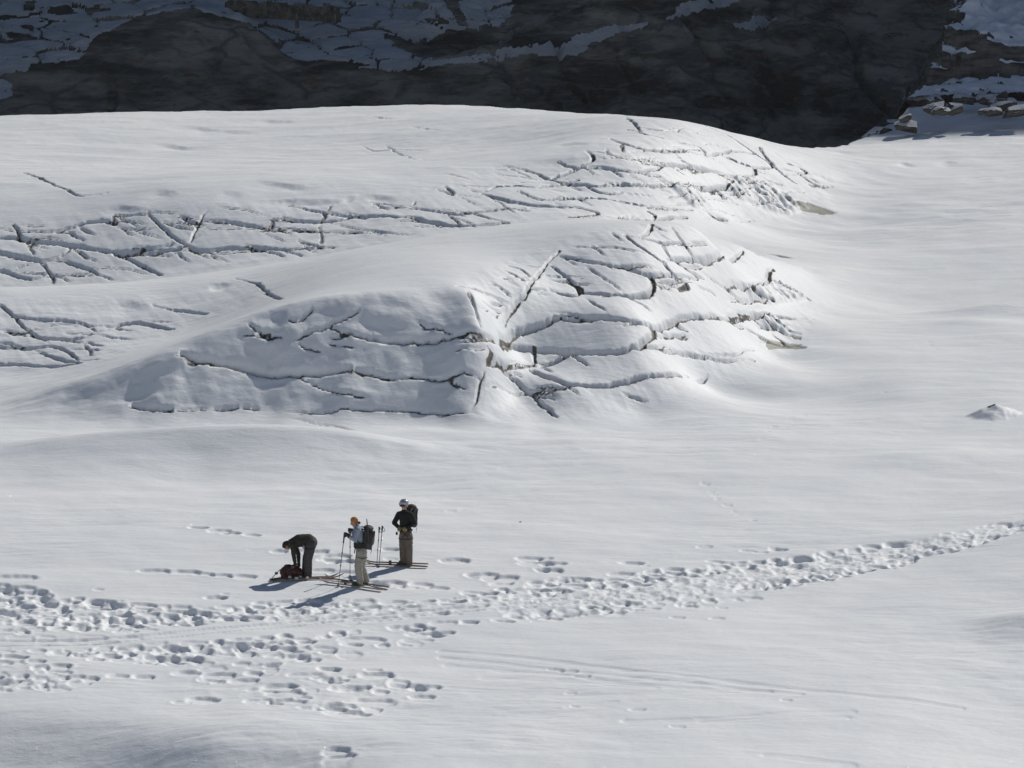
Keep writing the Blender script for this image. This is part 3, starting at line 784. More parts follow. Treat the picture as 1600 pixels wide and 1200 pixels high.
# rock relief: broad bulges, inclined joints, strata
px2, py2 = proj(BX, BY, z2)
rockw = sstep(250, 420, px2)*0+1
inc = BX*.77+z2*.64; acr = -BX*.64+z2*.77
relief = .55*ridged(BX*.16+3, (BY+z2*1.2)*.16, 4, 111)+.28*ridged(acr*.35, inc*.13+BY*.1, 4, 113)+.10*fbm(BX*1.1, (BY+z2)*1.3, 4, 115)
wallw = sstep(560, 900, px2)*.65+.35
dome = sstep(20, 60, py2)*sstep(560, 420, px2)
gentle = inside([(-400,-100),(-400,110),(0,112),(60,100),(150,60),(250,18),(360,22),(450,95),(500,118),(640,112),(720,100),(700,88),(620,70),(640,40),(700,0),(700,-100)], px2, py2).astype(float)
for _ in range(8): gentle[1:-1, 1:-1] = (gentle[:-2, 1:-1]+gentle[2:, 1:-1]+gentle[1:-1, :-2]+gentle[1:-1, 2:]+gentle[1:-1, 1:-1])/5
z2 += (relief-.25)*wallw*(1-.85*gentle)*1.3
cave = np.exp(-((px2-1222)/26)**2)*sstep(95, 140, py2)
z2 -= cave*1.6
# diagonal clefts in the right-hand wall
for ln, wd, dp in [([(870,100),(885,130),(905,155),(925,190)], 7, .8), ([(960,95),(985,140),(1005,170)], 6, .6), ([(1075,50),(1100,90),(1120,135),(1135,160)], 8, .9), ([(1210,30),(1190,60),(1205,110)], 8, .5),
                   ([(1330,60),(1345,130),(1390,200)], 9, .8), ([(380,60),(400,85),(430,100)], 6, .5), ([(310,60),(345,90),(330,120)], 6, .4), ([(175,130),(178,165),(170,190)], 6, .5), ([(640,60),(720,78),(790,70)], 10, .8), ([(780,110),(800,150),(815,190)], 8, .4)]:
    dl = np.full(px2.shape, 1e9)
    for a, b in zip(ln[:-1], ln[1:]):
        ab = np.array(b, float)-a; t = np.clip(((px2-a[0])*ab[0]+(py2-a[1])*ab[1])/(ab@ab), 0, 1); dl = np.minimum(dl, np.hypot(px2-a[0]-t*ab[0], py2-a[1]-t*ab[1]))
    z2 -= dp*np.exp(-(dl/wd)**2)*(1+.8*perlin(BX*1.5, BY*1.5, 9))
BZ = np.maximum(z1, z2)
isout = z1 >= z2
px3, py3 = proj(BX, BY, BZ)
for arr in (px3, py3):
    for _ in range(10): arr[1:-1] = (arr[:-2]+arr[1:-1]*2+arr[2:])/4; arr[:, 1:-1] = (arr[:, :-2]+arr[:, 1:-1]*2+arr[:, 2:])/4
wb1 = 6*fbm(BX*.9, BY*.9+BZ*.6, 3, 121); wb2 = 3.5*fbm(BX*.9+9, BY*.9+BZ*.6, 3, 123)
Pw = lambda poly: inside(poly, px3+wb1, py3+wb2)
snowp = np.zeros(BX.shape, bool)
for poly in [[(-400,-100),(-400,122),(0,118),(45,112),(50,103),(110,92),(125,90),(150,58),(170,50),(200,35),(250,20),(300,13),(345,28),(400,43),(430,66),(450,88),(480,95),(540,98),(600,106),(640,108),(660,94),(610,74),(620,66),(680,62),(700,48),(725,50),(780,40),(800,25),(800,-100)],
             [(560,108),(640,98),(700,92),(760,84),(840,72),(885,70),(895,58),(940,44),(1010,33),(1015,36),(980,48),(930,66),(900,88),(820,88),(760,98),(700,102),(640,112),(600,114)],
             [(1040,32),(1090,20),(1150,4),(1200,-30),(1150,-30),(1070,6)],[(1140,40),(1190,26),(1215,32),(1170,46)],
             [(-400,128),(0,122),(20,128),(16,150),(-5,155),(-400,160)]]: snowp |= Pw(poly)
barep = np.zeros(BX.shape, bool)
for poly in [[(38,0),(60,0),(55,22),(38,22)],[(75,12),(105,8),(123,22),(75,22)],[(135,16),(170,16),(172,22),(138,24)],[(30,38),(55,40),(52,54),(38,50)],[(5,54),(40,55),(62,62),(20,68)],
             [(600,52),(650,66),(640,74),(600,62)],[(690,0),(712,0),(722,25),(735,44),(715,40),(705,25)],[(660,28),(700,32),(700,40),(668,36)],[(650,5),(675,10),(670,16),(645,12)]]: barep |= Pw(poly)
rag = fbm(BX*1.3, (BY+BZ)*1.1, 3, 125)
snowf = (snowp & ~barep & (rag > -.55)).astype(np.float32)
outp = isout & (BX > 10)
OUTROCK = [[(1437,150),(1445,110),(1452,85),(1450,62),(1462,50),(1500,52),(1510,56),(1600,58),(1660,58),(1660,112),(1600,116),(1540,128),(1530,140),(1600,150),(1600,148),(1570,152),(1530,172),(1510,158),(1490,165),(1475,150),(1455,158)],
           [(1348,222),(1380,205),(1384,208),(1355,224)],[(1422,190),(1455,186),(1460,188),(1430,197)],[(1545,148),(1580,140),(1660,135),(1660,150),(1590,160),(1556,168)],[(1375,224),(1383,221),(1380,230)],[(1440,214),(1470,211),(1455,217)]]
orock = np.zeros(BX.shape, bool)
for poly in OUTROCK: orock |= inside(poly, px3+wb1*.5, py3+wb2*.5)
OUTSNOW = [[(1512,78),(1520,60),(1560,56),(1660,54),(1660,74),(1560,72),(1540,74)],[(1474,66),(1488,66),(1490,78),(1472,84)],[(1484,60),(1530,56),(1520,64),(1486,64)]]
osn = np.zeros(BX.shape, bool)
for poly in OUTSNOW: osn |= inside(poly, px3+wb1*.3, py3+wb2*.3)
# layered relief on the outcrop
lay = (np.floor((BZ+.25*fbm(BX*.6, BY*.6, 2, 131)+BX*.05)/.38)*.38)-(BZ+BX*.05)
BZ = np.where(outp & orock, BZ+.0*lay+.10*ridged(BX*.8, BY*.9, 3, 133)-.12, BZ)
rubb = inside([(1325,236),(1345,212),(1430,155),(1470,145),(1600,118),(1660,118),(1660,146),(1560,172),(1490,190),(1430,214),(1400,230)], px3, py3)
BZ = np.where(outp & rubb & (BY > 177.5), BZ+.55*np.clip(ridged(BX*.8+BY*.4, BY*.9, 4, 137), -.6, 1)*sstep(177.5, 179, BY), BZ)
BZ = np.where(outp & ~orock, BZ+.06*np.clip(ridged(BX*1.1+BY*.5, BY*.9, 3, 135), -.5, 1)*sstep(176, 182, BY)*sstep(1640, 1380, px3), BZ)
gy = np.gradient(BZ, axis=0)/np.gradient(BY, axis=0); gx = np.gradient(BZ, axis=1)/np.gradient(BX, axis=1)
steep = np.hypot(gx, gy); steep[1:-1] = (steep[:-2]+steep[1:-1]+steep[2:])/3
snowf = np.where(outp, sstep(1.25, .75, steep), snowf).astype(np.float32)
# ice slabs on the far slope: cells of a stretched Voronoi pattern, cracked apart and stepped
cells = []
random.seed(5)
far_poly = [(-60,-30),(-60,118),(45,112),(150,60),(250,24),(345,30),(430,68),(480,97),(640,110),(700,92),(640,72),(700,50),(790,40),(800,-30)]
yk = -30
while yk < 120:
    xk = -70+random.uniform(0, 40)
    while xk < 820:
        cells.append((xk+random.uniform(-14, 14), yk+random.uniform(-5, 5))); xk += random.uniform(46, 100)
    yk += random.uniform(13, 20)
cells = np.array(cells)
cw1 = 5*fbm(BX*.5, BY*.7, 3, 141); cw2 = 3*fbm(BX*.5, BY*.7, 3, 143)
nearm = (px3 > -80) & (px3 < 840) & (py3 < 130) & (BY > 208) & (snowf > 0) & ~isout
d1 = np.full(BX.shape, 1e9); d2 = np.full(BX.shape, 1e9); idc = np.full(BX.shape, -1)
fx = px3+cw1; fy = (py3+cw2)
for i, (a, b) in enumerate(cells):
    dd = ((fx-a)/3.4)**2+(fy-b)**2
    closer = dd < d1; d2 = np.where(closer, d1, np.minimum(d2, dd)); idc = np.where(closer, i, idc); d1 = np.where(closer, dd, d1)
edge = np.sqrt(d2)-np.sqrt(d1)
cr = RNG.random(len(cells)); tilt = (cr[np.clip(idc, 0, None)]-.5)
BZ = np.where(nearm, BZ+.10+.34*tilt-(.22*np.clip(1-edge/1.1, 0, 1)), BZ)
BZ = np.where(nearm, BZ-.018*(fy-cells[np.clip(idc, 0, None)][..., 1])*0, BZ)
gap = nearm & (edge < .95+2.6*perlin(BX*.45, BY*.45, 8))
snow_final = np.where(gap, 0, snowf).astype(np.float32)
lid = np.where(nearm & ~gap, idc+1, 0)

M_CLIFF, nt, bs = new_mat('cliff_rock')
r1 = mixc(nt, ramp(nt, noise(nt, .30, 9, sc=(.45, .8, 1.9), rough=.66, rot=(0, .75, .15)), .40, .60), (.10, .094, .08), (.46, .425, .36))
r2 = mixc(nt, ramp(nt, noise(nt, .7, 6, sc=(1, 1, 3), rough=.7), .55, .68), r1, (.25, .17, .125))
vd = nd(nt, 'ShaderNodeTexVoronoi', feature='DISTANCE_TO_EDGE'); vd.inputs['Scale'].default_value = .26
tc = nd(nt, 'ShaderNodeTexCoord'); mp = nd(nt, 'ShaderNodeMapping'); mp.inputs['Rotation'].default_value = (0, .75, .2); mp.inputs['Scale'].default_value = (.55, 1, 1.9)
wv = nd(nt, 'ShaderNodeVectorMath', operation='MULTIPLY_ADD'); wv.inputs[1].default_value = (1.6, 1.6, 1.6); nz = nd(nt, 'ShaderNodeTexNoise'); nz.inputs['Scale'].default_value = .45; nz.inputs['Detail'].default_value = 6; nt.links.new(tc.outputs['Object'], nz.inputs['Vector'])
nt.links.new(nz.outputs['Color'], wv.inputs[0]); nt.links.new(tc.outputs['Object'], wv.inputs[2]); nt.links.new(wv.outputs[0], mp.inputs[0]); nt.links.new(mp.outputs[0], vd.inputs['Vector'])
sm = nd(nt, 'ShaderNodeMath', operation='MULTIPLY_ADD'); nt.links.new(ramp(nt, noise(nt, .3, 3), .48, .6), sm.inputs[0]); sm.inputs[1].default_value = 1.0; nt.links.new(ramp(nt, vd.outputs['Distance'], .0, .07), sm.inputs[2])
sm.use_clamp = True; r2 = mixc(nt, sm.outputs[0], (.20, .19, .17), r2)
vc = nd(nt, 'ShaderNodeTexVoronoi'); vc.inputs['Scale'].default_value = .26; nt.links.new(mp.outputs[0], vc.inputs['Vector'])
vb = nd(nt, 'ShaderNodeSeparateColor'); nt.links.new(vc.outputs['Color'], vb.inputs[0]); hsv = nd(nt, 'ShaderNodeHueSaturation'); vm = nd(nt, 'ShaderNodeMapRange'); vm.inputs['To Min'].default_value = .88; vm.inputs['To Max'].default_value = 1.1
nt.links.new(vb.outputs[0], vm.inputs['Value']); nt.links.new(vm.outputs[0], hsv.inputs['Value']); nt.links.new(r2, hsv.inputs['Color']); r2 = hsv.outputs[0]
bt = bump_n(nt, ramp(nt, vd.outputs['Distance'], 0, .2), .3, .2); bt = bump_n(nt, noise(nt, .8, 9, sc=(.5, .9, 2.0), rough=.72, rot=(0, .75, .15)), 1.0, 1.1, bt)
sc_ = mixc(nt, ramp(nt, noise(nt, .5, 4), .3, .7), (.66, .70, .74), (.84, .86, .88))
fr = nd(nt, 'ShaderNodeMath', operation='MULTIPLY_ADD'); nt.links.new(noise(nt, 3.0, 3, rough=.5), fr.inputs[0]); fr.inputs[1].default_value = .45; fr.inputs[2].default_value = -.22
f2 = nd(nt, 'ShaderNodeMath', operation='ADD'); nt.links.new(fr.outputs[0], f2.inputs[0]); nt.links.new(attr(nt, 'snow'), f2.inputs[1])
c = mixc(nt, ramp(nt, f2.outputs[0], .42, .58), r2, sc_)
nt.links.new(c, bs.inputs['Base Color']); bs.inputs['Roughness'].default_value = .8; bs.inputs['Specular IOR Level'].default_value = .2; nt.links.new(bt, bs.inputs['Normal'])
# the clean snow of the near right bank is the same snow as the field
M_BANK, nt, bs = new_mat('bank_rock_and_snow')
r1 = mixc(nt, ramp(nt, noise(nt, .9, 6, sc=(1, 1, 4)), .35, .65), (.035, .034, .033), (.13, .12, .108))
fr = nd(nt, 'ShaderNodeMath', operation='MULTIPLY_ADD'); nt.links.new(noise(nt, 4, 5, rough=.7), fr.inputs[0]); fr.inputs[1].default_value = .7; fr.inputs[2].default_value = -.35
f2 = nd(nt, 'ShaderNodeMath', operation='ADD'); nt.links.new(fr.outputs[0], f2.inputs[0]); nt.links.new(attr(nt, 'snow'), f2.inputs[1])
c = mixc(nt, ramp(nt, f2.outputs[0], .42, .56), r1, (.80, .82, .85))
nt.links.new(c, bs.inputs['Base Color']); bs.inputs['Roughness'].default_value = .75
nt.links.new(bump_n(nt, noise(nt, 2.5, 7, sc=(1, 1, 2.5), rough=.65), .8, .12), bs.inputs['Normal'])
BQ = all_quads(len(brow), len(bcol)); b0 = BQ[:, 0]; iso = outp.ravel()[b0]; lq = lid.ravel()[b0]
BA = {'snow': snow_final}
bank = grid_mesh('river_bank', BX, BY, BZ, BQ[iso], M_BANK, BA, kind='structure')
cliff = grid_mesh('rock_cliff', BX, BY, BZ, BQ[~iso & (lq == 0)], M_CLIFF, BA, kind='structure')
sel = np.flatnonzero(~iso & (lq > 0)); ids = lq[sel]; order = np.argsort(ids, kind='stable'); sel = sel[order]; ids = ids[order]
for grp in np.split(sel, np.flatnonzero(np.diff(ids))+1):
    if len(grp) > 25: grid_mesh('ice_slab', BX, BY, BZ, BQ[grp], M_CLIFF, BA, parent=cliff)
    elif len(grp): grid_mesh('ice_fragment', BX, BY, BZ, BQ[grp], M_CLIFF, BA, parent=cliff)
# the mountain that keeps all this in shade
my = np.concatenate([np.arange(230, 245, 1.5), np.arange(245, 420, 4)]); mx = np.concatenate([np.arange(-400, -60, 10), np.arange(-60, 60, 2), np.arange(60, 620, 8)]); MX, MY = np.meshgrid(mx, my)
YR = 300.0
def edgeY(xr):
    x0 = xr-112; return np.interp(x0, [-400, -20, 10, 14, 16.5, 20, 24, 40, 120, 400], [181, 181, 178, 173.8, 173.5, 174.2, 174.9, 180, 195, 210])
RH = (YR-edgeY(MX))*math.tan(SUN_EL)/math.cos(SUN_AZ)
tY = np.clip((MY-230)/(YR-230), 0, 1)
MZ = -2.2+(RH+2.2)*tY**.93+6*fbm(MX*.03, MY*.03, 4, 151)*sstep(0, .2, tY)*sstep(1, .8, tY)+1.2*ridged(MX*.2, MY*.2, 3, 153)*sstep(0, .1, tY)*sstep(1, .85, tY)
MZ = np.where(MY > YR, RH-(MY-YR)*.25, MZ)
grid_mesh('mountain', MX, MY, MZ, all_quads(*MX.shape), M_CLIFF, {'snow': np.clip(sstep(.1, .5, fbm(MX*.05, MY*.08, 3, 155))*.9, 0, 1)*sstep(240, 260, MY)}, kind='structure')
print('background done')
# ------------------------------------------------------------------ helpers for objects
def gz(x, y):
    i = min(max(int(np.searchsorted(rows, y)), 0), NR-1); t = x/(y*cP+H*sP); j = min(max(int(np.searchsorted(TC, t)), 0), NC-1)
    return float(GZ[i, j])
def fabric(name, col, col2=None, rough=.85, bumpd=.006, scale=30):
    m, nt, b = new_mat(name); c2 = col2 or tuple(v*.72 for v in col)
    nt.links.new(mixc(nt, ramp(nt, noise(nt, 9, 4), .35, .7), col, c2), b.inputs['Base Color']); b.inputs['Roughness'].default_value = rough
    nt.links.new(bump_n(nt, noise(nt, scale, 3), .5, bumpd), b.inputs['Normal']); return m
def tag(o, label=None, cat=None, group=None):
    if label: o['label'] = label
    if cat: o['category'] = cat
    if group: o['group'] = group
    return o
def empty(name, loc, label, cat, group=None):
    o = bpy.data.objects.new(name, None); o.empty_display_size = .3; COL.objects.link(o); o.location = loc; return tag(o, label, cat, group)
def add_capsule(bm, p1, r1, p2, r2, seg=14, sx=1.0):
    p1 = Vector(p1); p2 = Vector(p2); ax = p2-p1; L = ax.length
    if L < 1e-5: ax = Vector((0, 0, 1)); L = 1e-5
    z = ax.normalized(); x = z.orthogonal().normalized(); y = z.cross(x); rings = []
    prof = [(-math.cos(a)*r1, math.sin(a)*r1) for a in (0.0, .45, .9, 1.25, 1.57)]
    prof += [(L+math.sin(a)*r2, math.cos(a)*r2) for a in (0.0, .35, .7, 1.1, 1.57)]
    for h, r in prof:
        r = max(r, 1e-4); rings.append([bm.verts.new(p1+z*h+(x*math.cos(t*2*math.pi/seg)+y*math.sin(t*2*math.pi/seg))*r) for t in range(seg)])
    for a, b in zip(rings[:-1], rings[1:]):
        for i in range(seg): bm.faces.new((a[i], a[(i+1) % seg], b[(i+1) % seg], b[i]))
    bm.faces.new(rings[0][::-1]); bm.faces.new(rings[-1])
def add_ell(bm, c, r, rot=(0, 0, 0)):
    g = bmesh.ops.create_icosphere(bm, subdivisions=3, radius=1.0)
    from mathutils import Euler
    M = Matrix.Translation(c) @ Euler(rot).to_matrix().to_4x4() @ Matrix.Diagonal((*r, 1)); bmesh.ops.transform(bm, matrix=M, verts=g['verts'])
def add_box(bm, c, s, rot=(0, 0, 0), bev=.0):
    from mathutils import Euler
    g = bmesh.ops.create_cube(bm, size=1.0)
    if bev:
        es = list({e for v in g['verts'] for e in v.link_edges})
        bmesh.ops.transform(bm, matrix=Matrix.Diagonal((*s, 1)), verts=g['verts'])
        gb = bmesh.ops.bevel(bm, geom=es, offset=bev, segments=2, affect='EDGES', profile=.6); vs = list({v for f in gb['faces'] for v in f.verts} | set(v for v in g['verts'] if v.is_valid))
        bmesh.ops.transform(bm, matrix=Matrix.Translation(c) @ Euler(rot).to_matrix().to_4x4(), verts=vs)
    else: bmesh.ops.transform(bm, matrix=Matrix.Translation(c) @ Euler(rot).to_matrix().to_4x4() @ Matrix.Diagonal((*s, 1)), verts=g['verts'])
def add_tube(bm, pts, r, seg=8, closed=False):
    pts = [Vector(p) for p in pts]; rings = []; n = len(pts)
    for i, p in enumerate(pts):
        a = pts[(i-1) % n] if (closed or i) else pts[0]; b = pts[(i+1) % n] if (closed or i < n-1) else pts[-1]
        t = (b-a).normalized(); x = t.cross(Vector((0, 0, 1)));
        if x.length < .05: x = t.cross(Vector((0, 1, 0)))
        x.normalize(); y = t.cross(x); rr = r[i] if isinstance(r, (list, tuple)) else r
        rings.append([bm.verts.new(p+(x*math.cos(k*2*math.pi/seg)+y*math.sin(k*2*math.pi/seg))*rr) for k in range(seg)])
    prs = list(zip(rings[:-1], rings[1:]))+([(rings[-1], rings[0])] if closed else [])
    for a, b in prs:
        for i in range(seg): bm.faces.new((a[i], a[(i+1) % seg], b[(i+1) % seg], b[i]))
    if not closed: bm.faces.new(rings[0][::-1]); bm.faces.new(rings[-1])
def finish(name, bm, mat, parent=None, smooth=True, loc=None):
    bmesh.ops.recalc_face_normals(bm, faces=bm.faces)
    me = bpy.data.meshes.new(name); bm.to_mesh(me); bm.free()
    for m in (mat if isinstance(mat, list) else [mat]): me.materials.append(m)
    me.polygons.foreach_set('use_smooth', [smooth]*len(me.polygons))
    o = bpy.data.objects.new(name, me); COL.objects.link(o)
    if parent: o.parent = parent
    if loc is not None: o.location = loc
    return o
def blob(name, shapes, mat, parent, voxel=.014, wr=.0, it=3, wseed=1):
    """shapes melted into one continuous surface"""
    bm = bmesh.new()
    for s in shapes:
        if s[0] == 'c': add_capsule(bm, *s[1:])
        elif s[0] == 'e': add_ell(bm, *s[1:])
        else: add_box(bm, *s[1:])
    bmesh.ops.recalc_face_normals(bm, faces=bm.faces)
    me = bpy.data.meshes.new(name); bm.to_mesh(me); bm.free(); o = bpy.data.objects.new(name, me); COL.objects.link(o)
    r = o.modifiers.new('r', 'REMESH'); r.mode = 'VOXEL'; r.voxel_size = voxel; r.use_smooth_shade = True
    sm = o.modifiers.new('s', 'SMOOTH'); sm.iterations = it; sm.factor = .6
    dg = bpy.context.evaluated_depsgraph_get(); dg.update(); m2 = bpy.data.meshes.new_from_object(o.evaluated_get(dg)); m2.name = name
    COL.objects.unlink(o); bpy.data.objects.remove(o); bpy.data.meshes.remove(me)
    if wr:
        n = len(m2.vertices); co = np.empty(n*3, np.float32); no = np.empty(n*3, np.float32); m2.vertices.foreach_get('co', co); m2.vertices.foreach_get('normal', no)
        co = co.reshape(-1, 3); no = no.reshape(-1, 3)
        w = ridged(co[:, 0]*7+co[:, 2]*3, co[:, 2]*9+co[:, 1]*6, 2, wseed)*.5+perlin(co[:, 2]*22+co[:, 0]*9, co[:, 1]*14, wseed+3)*.5
        co += no*(w*wr)[:, None]; m2.vertices.foreach_set('co', co.ravel()); m2.update()
    m2.materials.clear(); m2.materials.append(mat); m2.polygons.foreach_set('use_smooth', [True]*len(m2.polygons))
    ob = bpy.data.objects.new(name, m2); COL.objects.link(ob); ob.parent = parent; return ob
S0 = 60.8; s15, c15 = math.sin(math.radians(14.9)), math.cos(math.radians(14.9))
class Fig:
    def __init__(s, px, py): s.px, s.py = px, py; g = ground(px, py); s.loc = (g[0], g[1], gz(*g))
    def __call__(s, px, py, y=0.0): return Vector(((px-s.px)/S0, y, ((s.py-py)/S0-y*s15)/c15))
    def world(s, px, py, y=0.0): return Vector(s.loc)+s(px, py, y)
def hand(T, wrist, dirv, side, curl, scale=1.0):
    """palm and five bent fingers, returned as capsules"""
    d = Vector(dirv).normalized(); sv = (Vector(side)-d*Vector(side).dot(d)).normalized(); n = d.cross(sv); w = Vector(wrist); out = []
    out.append(('c', w, .028*scale, w+d*.05*scale, .036*scale))
    for k, (o, ln) in enumerate(zip((-.030, -.010, .010, .030), (.060, .072, .068, .052))):
        b = w+d*.065*scale+sv*o*scale; m = b+(d*math.cos(curl)+n*math.sin(curl))*ln*.55*scale; e = m+(d*math.cos(curl*2.1)+n*math.sin(curl*2.1))*ln*.5*scale
        out += [('c', w+d*.03*scale+sv*o*.8*scale, .014*scale, b, .0115*scale), ('c', b, .0115*scale, m, .0105*scale), ('c', m, .0105*scale, e, .009*scale)]
    b = w+d*.02*scale-sv*.035*scale; m = b+(d*.6-sv*.5+n*.5)*.045*scale; e = m+(d*.8+n*.5)*.03*scale
    out += [('c', w+d*.01*scale, .018*scale, b, .014*scale), ('c', b, .014*scale, m, .012*scale), ('c', m, .012*scale, e, .010*scale)]
    return out
M_SKIN = fabric('skin', (.42, .24, .17), (.36, .19, .13), .55, .001)
M_DARK = fabric('dark_webbing', (.018, .018, .02), rough=.7); M_GLOVE = fabric('black_glove', (.022, .020, .020), rough=.7)
M_METAL, nt, b_ = new_mat('brushed_metal'); b_.inputs['Base Color'].default_value = (.55, .56, .58, 1); b_.inputs['Metallic'].default_value = 1; b_.inputs['Roughness'].default_value = .35
M_BLACKP, nt, b_ = new_mat('black_plastic'); b_.inputs['Base Color'].default_value = (.02, .02, .022, 1); b_.inputs['Roughness'].default_value = .4
def face(T, c, look, up, parent, s=1.0, hairmat=None):
    pass
def head_shapes(c, look, s=1.0, tilt=None):
    c = Vector(c); f = Vector(look).normalized(); up = (tilt or Vector((0, 0, 1))); up = (up-f*up.dot(f)).normalized(); r = f.cross(up)
    sh = [('e', c, (.078*s, .078*s, .105*s)), ('c', c+f*.02-up*.03, .070*s, c+f*.035-up*.075, .045*s),
          ('c', c+f*.075*s+up*.01, .010, c+f*.098*s-up*.02, .014), ('c', c+f*.078*s-up*.052+r*.018, .008, c+f*.078*s-up*.052-r*.018, .008),
          ('c', c+r*.078*s-up*.01, .014, c+r*.080*s+up*.02, .014), ('c', c-r*.078*s-up*.01, .014, c-r*.080*s+up*.02, .014)]
    return sh, f, up, r
def eyes(parent, c, f, up, r, s=1.0):
    for k in (-1, 1): bm = bmesh.new(); add_ell(bm, Vector(c)+f*.070*s+up*.012+r*.028*k*s, (.012, .012, .009)); finish('eye', bm, M_BLACKP, parent)
def loop_pts(c, rx, ry, n=18, tilt=0.0, rz=0.0):
    out = []
    for k in range(n):
        a = k*2*math.pi/n; x = rx*math.cos(a); y = ry*math.sin(a)
        out.append(Vector(c)+Vector((x*math.cos(rz)-y*math.sin(rz), x*math.sin(rz)+y*math.cos(rz), tilt*x)))
    return out

# ------------------------------------------------------------------ bending skier at the left
T = Fig(480.5, 902.5)
pL = empty('person', T.loc, 'bending person in dark green jacket and grey trousers reaching down to a red pack', 'person')
lookL = Vector((-.45, -.12, -.85)); upL = Vector((-.85, 0, .5))
hs, f, up, r = head_shapes(T(447.3, 851.5, 0), lookL, 1.0, upL)
blob('body', hs+[('c', T(449.5, 850), .055, T(456, 847), .065), ('c', T(458, 848), .12, T(485, 845), .13), ('c', T(457, 850, -.19), .045, T(459.5, 866, -.2), .038), ('c', T(459.5, 866, -.2), .038, T(461.5, 879, -.18), .028),
  ('c', T(459, 850, .19), .045, T(465.5, 864, .2), .038), ('c', T(465.5, 864, .2), .038, T(466.5, 878, .14), .028), ('c', T(486, 850, -.11), .09, T(481.5, 876, -.12), .055), ('c', T(481.5, 876, -.12), .055, T(482, 899, -.12), .042),
  ('c', T(485, 849, .11), .09, T(477, 875, .12), .055), ('c', T(477, 875, .12), .055, T(476.5, 898, .12), .042)], M_SKIN, pL, .010)
blob('glove', hand(T, T(461.7, 879.0, -.18), (.05, .15, -1), (1, .2, 0), .5, 1.1), M_GLOVE, pL, .009)
blob('glove', hand(T, T(466.6, 878.0, .14), (0, -.1, -1), (1, -.2, 0), .5, 1.1), M_GLOVE, pL, .009)
eyes(pL, T(447.3, 851.5, 0), f, up, r)
M_JL = fabric('dark_green_fleece', (.030, .031, .018), (.02, .021, .012)); M_TL = fabric('grey_trousers_cloth', (.065, .058, .058), (.045, .042, .042))
blob('jacket', [('c', T(457, 848), .135, T(468, 843.5), .165), ('c', T(468, 843.5), .165, T(483, 842.5), .155), ('c', T(457.5, 849, -.12), .09, T(457.8, 851, -.19), .072), ('c', T(457.8, 851, -.19), .072, T(459.5, 866, -.2), .056), ('c', T(459.5, 866, -.2), .056, T(461.3, 878, -.18), .043),
  ('c', T(459, 849, .12), .09, T(460, 851, .19), .072), ('c', T(460, 851, .19), .072, T(465.5, 864, .2), .056), ('c', T(465.5, 864, .2), .056, T(466.4, 877, .14), .043), ('c', T(452, 849.5), .066, T(456, 847.5), .09)], M_JL, pL, .013, .012)
blob('trousers', [('e', T(487.3, 846.5), (.155, .20, .165)), ('c', T(486.5, 851, -.1), .135, T(482, 874, -.12), .105), ('c', T(482, 874, -.12), .105, T(482, 897, -.12), .098), ('c', T(482, 897, -.12), .098, T(481.6, 901, -.12), .100),
  ('c', T(485, 850, .1), .13, T(478.5, 874, .12), .10), ('c', T(478.5, 874, .12), .10, T(477, 900, .12), .095)], M_TL, pL, .013, .014, wseed=5)
blob('hair', [('e', T(446.2, 850.2), (.092, .088, .100)), ('c', T(448.5, 847.5), .07, T(444.5, 852), .07)], fabric('dark_hair', (.022, .018, .014)), pL, .012)
M_BOOT = fabric('dark_boot', (.03, .028, .028), rough=.5)
for y in (-.12, .12):
    o = T(481.8, 900, y); x0 = 0 if y < 0 else -.09
    blob('boot', [('c', o+Vector((x0, 0, .05)), .062, o+Vector((x0+.01, 0, .16)), .07), ('c', o+Vector((x0, 0, .0)), .05, o+Vector((x0-.17, 0, -.01)), .045)], M_BOOT, pL, .014)
for k in range(3): bm = bmesh.new(); add_tube(bm, [T(474+k*.7, 850+k, -.235+.01*k), T(473.6+k, 854+k*.6, -.24), T(474.8+k*.6, 857, -.235), T(475.4+k*.7, 852, -.235)], .010, 6, True); finish('karabiner', bm, M_METAL, pL)
bm = bmesh.new(); add_tube(bm, loop_pts(T(485.5, 855, -.1), .15, .15, tilt=.1), .012, 6, True); add_tube(bm, loop_pts(T(484.5, 854, .1), .145, .145, tilt=.1), .012, 6, True); finish('harness', bm, M_DARK, pL)

# ------------------------------------------------------------------ middle skier with poles
T = Fig(564.5, 914.5)
pM = empty('person', T.loc, 'standing person in pale blue jacket, orange beanie and cream trousers holding ski poles', 'person')
lookM = Vector((-.9, -.1, -.42)); hc = T(553.6, 815)
hs, f, up, r = head_shapes(hc, lookM, 1.04)
eM, wM, eF, wF = T(556, 843, -.2), T(546.5, 838.5, -.17), T(554, 838, .2), T(550.5, 828, .17)
gM, gF = T(541.3, 835.2, -.16), T(547.2, 827.2, .16)
legs = [(T(564.5, 863, -.09), T(560.3, 885, -.1), T(563, 906, -.1)), (T(566.5, 862, .11), T(564.5, 885, .12), T(571.5, 905, .12))]
bodyM = hs+[('c', T(555, 819), .055, T(558.5, 824), .06), ('c', T(561, 830), .12, T(563, 848), .11), ('c', T(563, 848), .11, T(565, 858), .13),
  ('c', T(560.5, 827, -.17), .045, eM, .038), ('c', eM, .038, wM, .028), ('c', T(560.5, 827, .17), .045, eF, .038), ('c', eF, .038, wF, .028)]
for h_, k_, a_ in legs: bodyM += [('c', h_, .09, k_, .055), ('c', k_, .055, a_, .042)]
blob('body', bodyM, M_SKIN, pM, .011); eyes(pM, hc, f, up, r)
M_BLUE = fabric('pale_blue_softshell', (.28, .31, .38), (.22, .25, .31)); M_CREAM = fabric('cream_trousers_cloth', (.33, .305, .265), (.25, .235, .20))
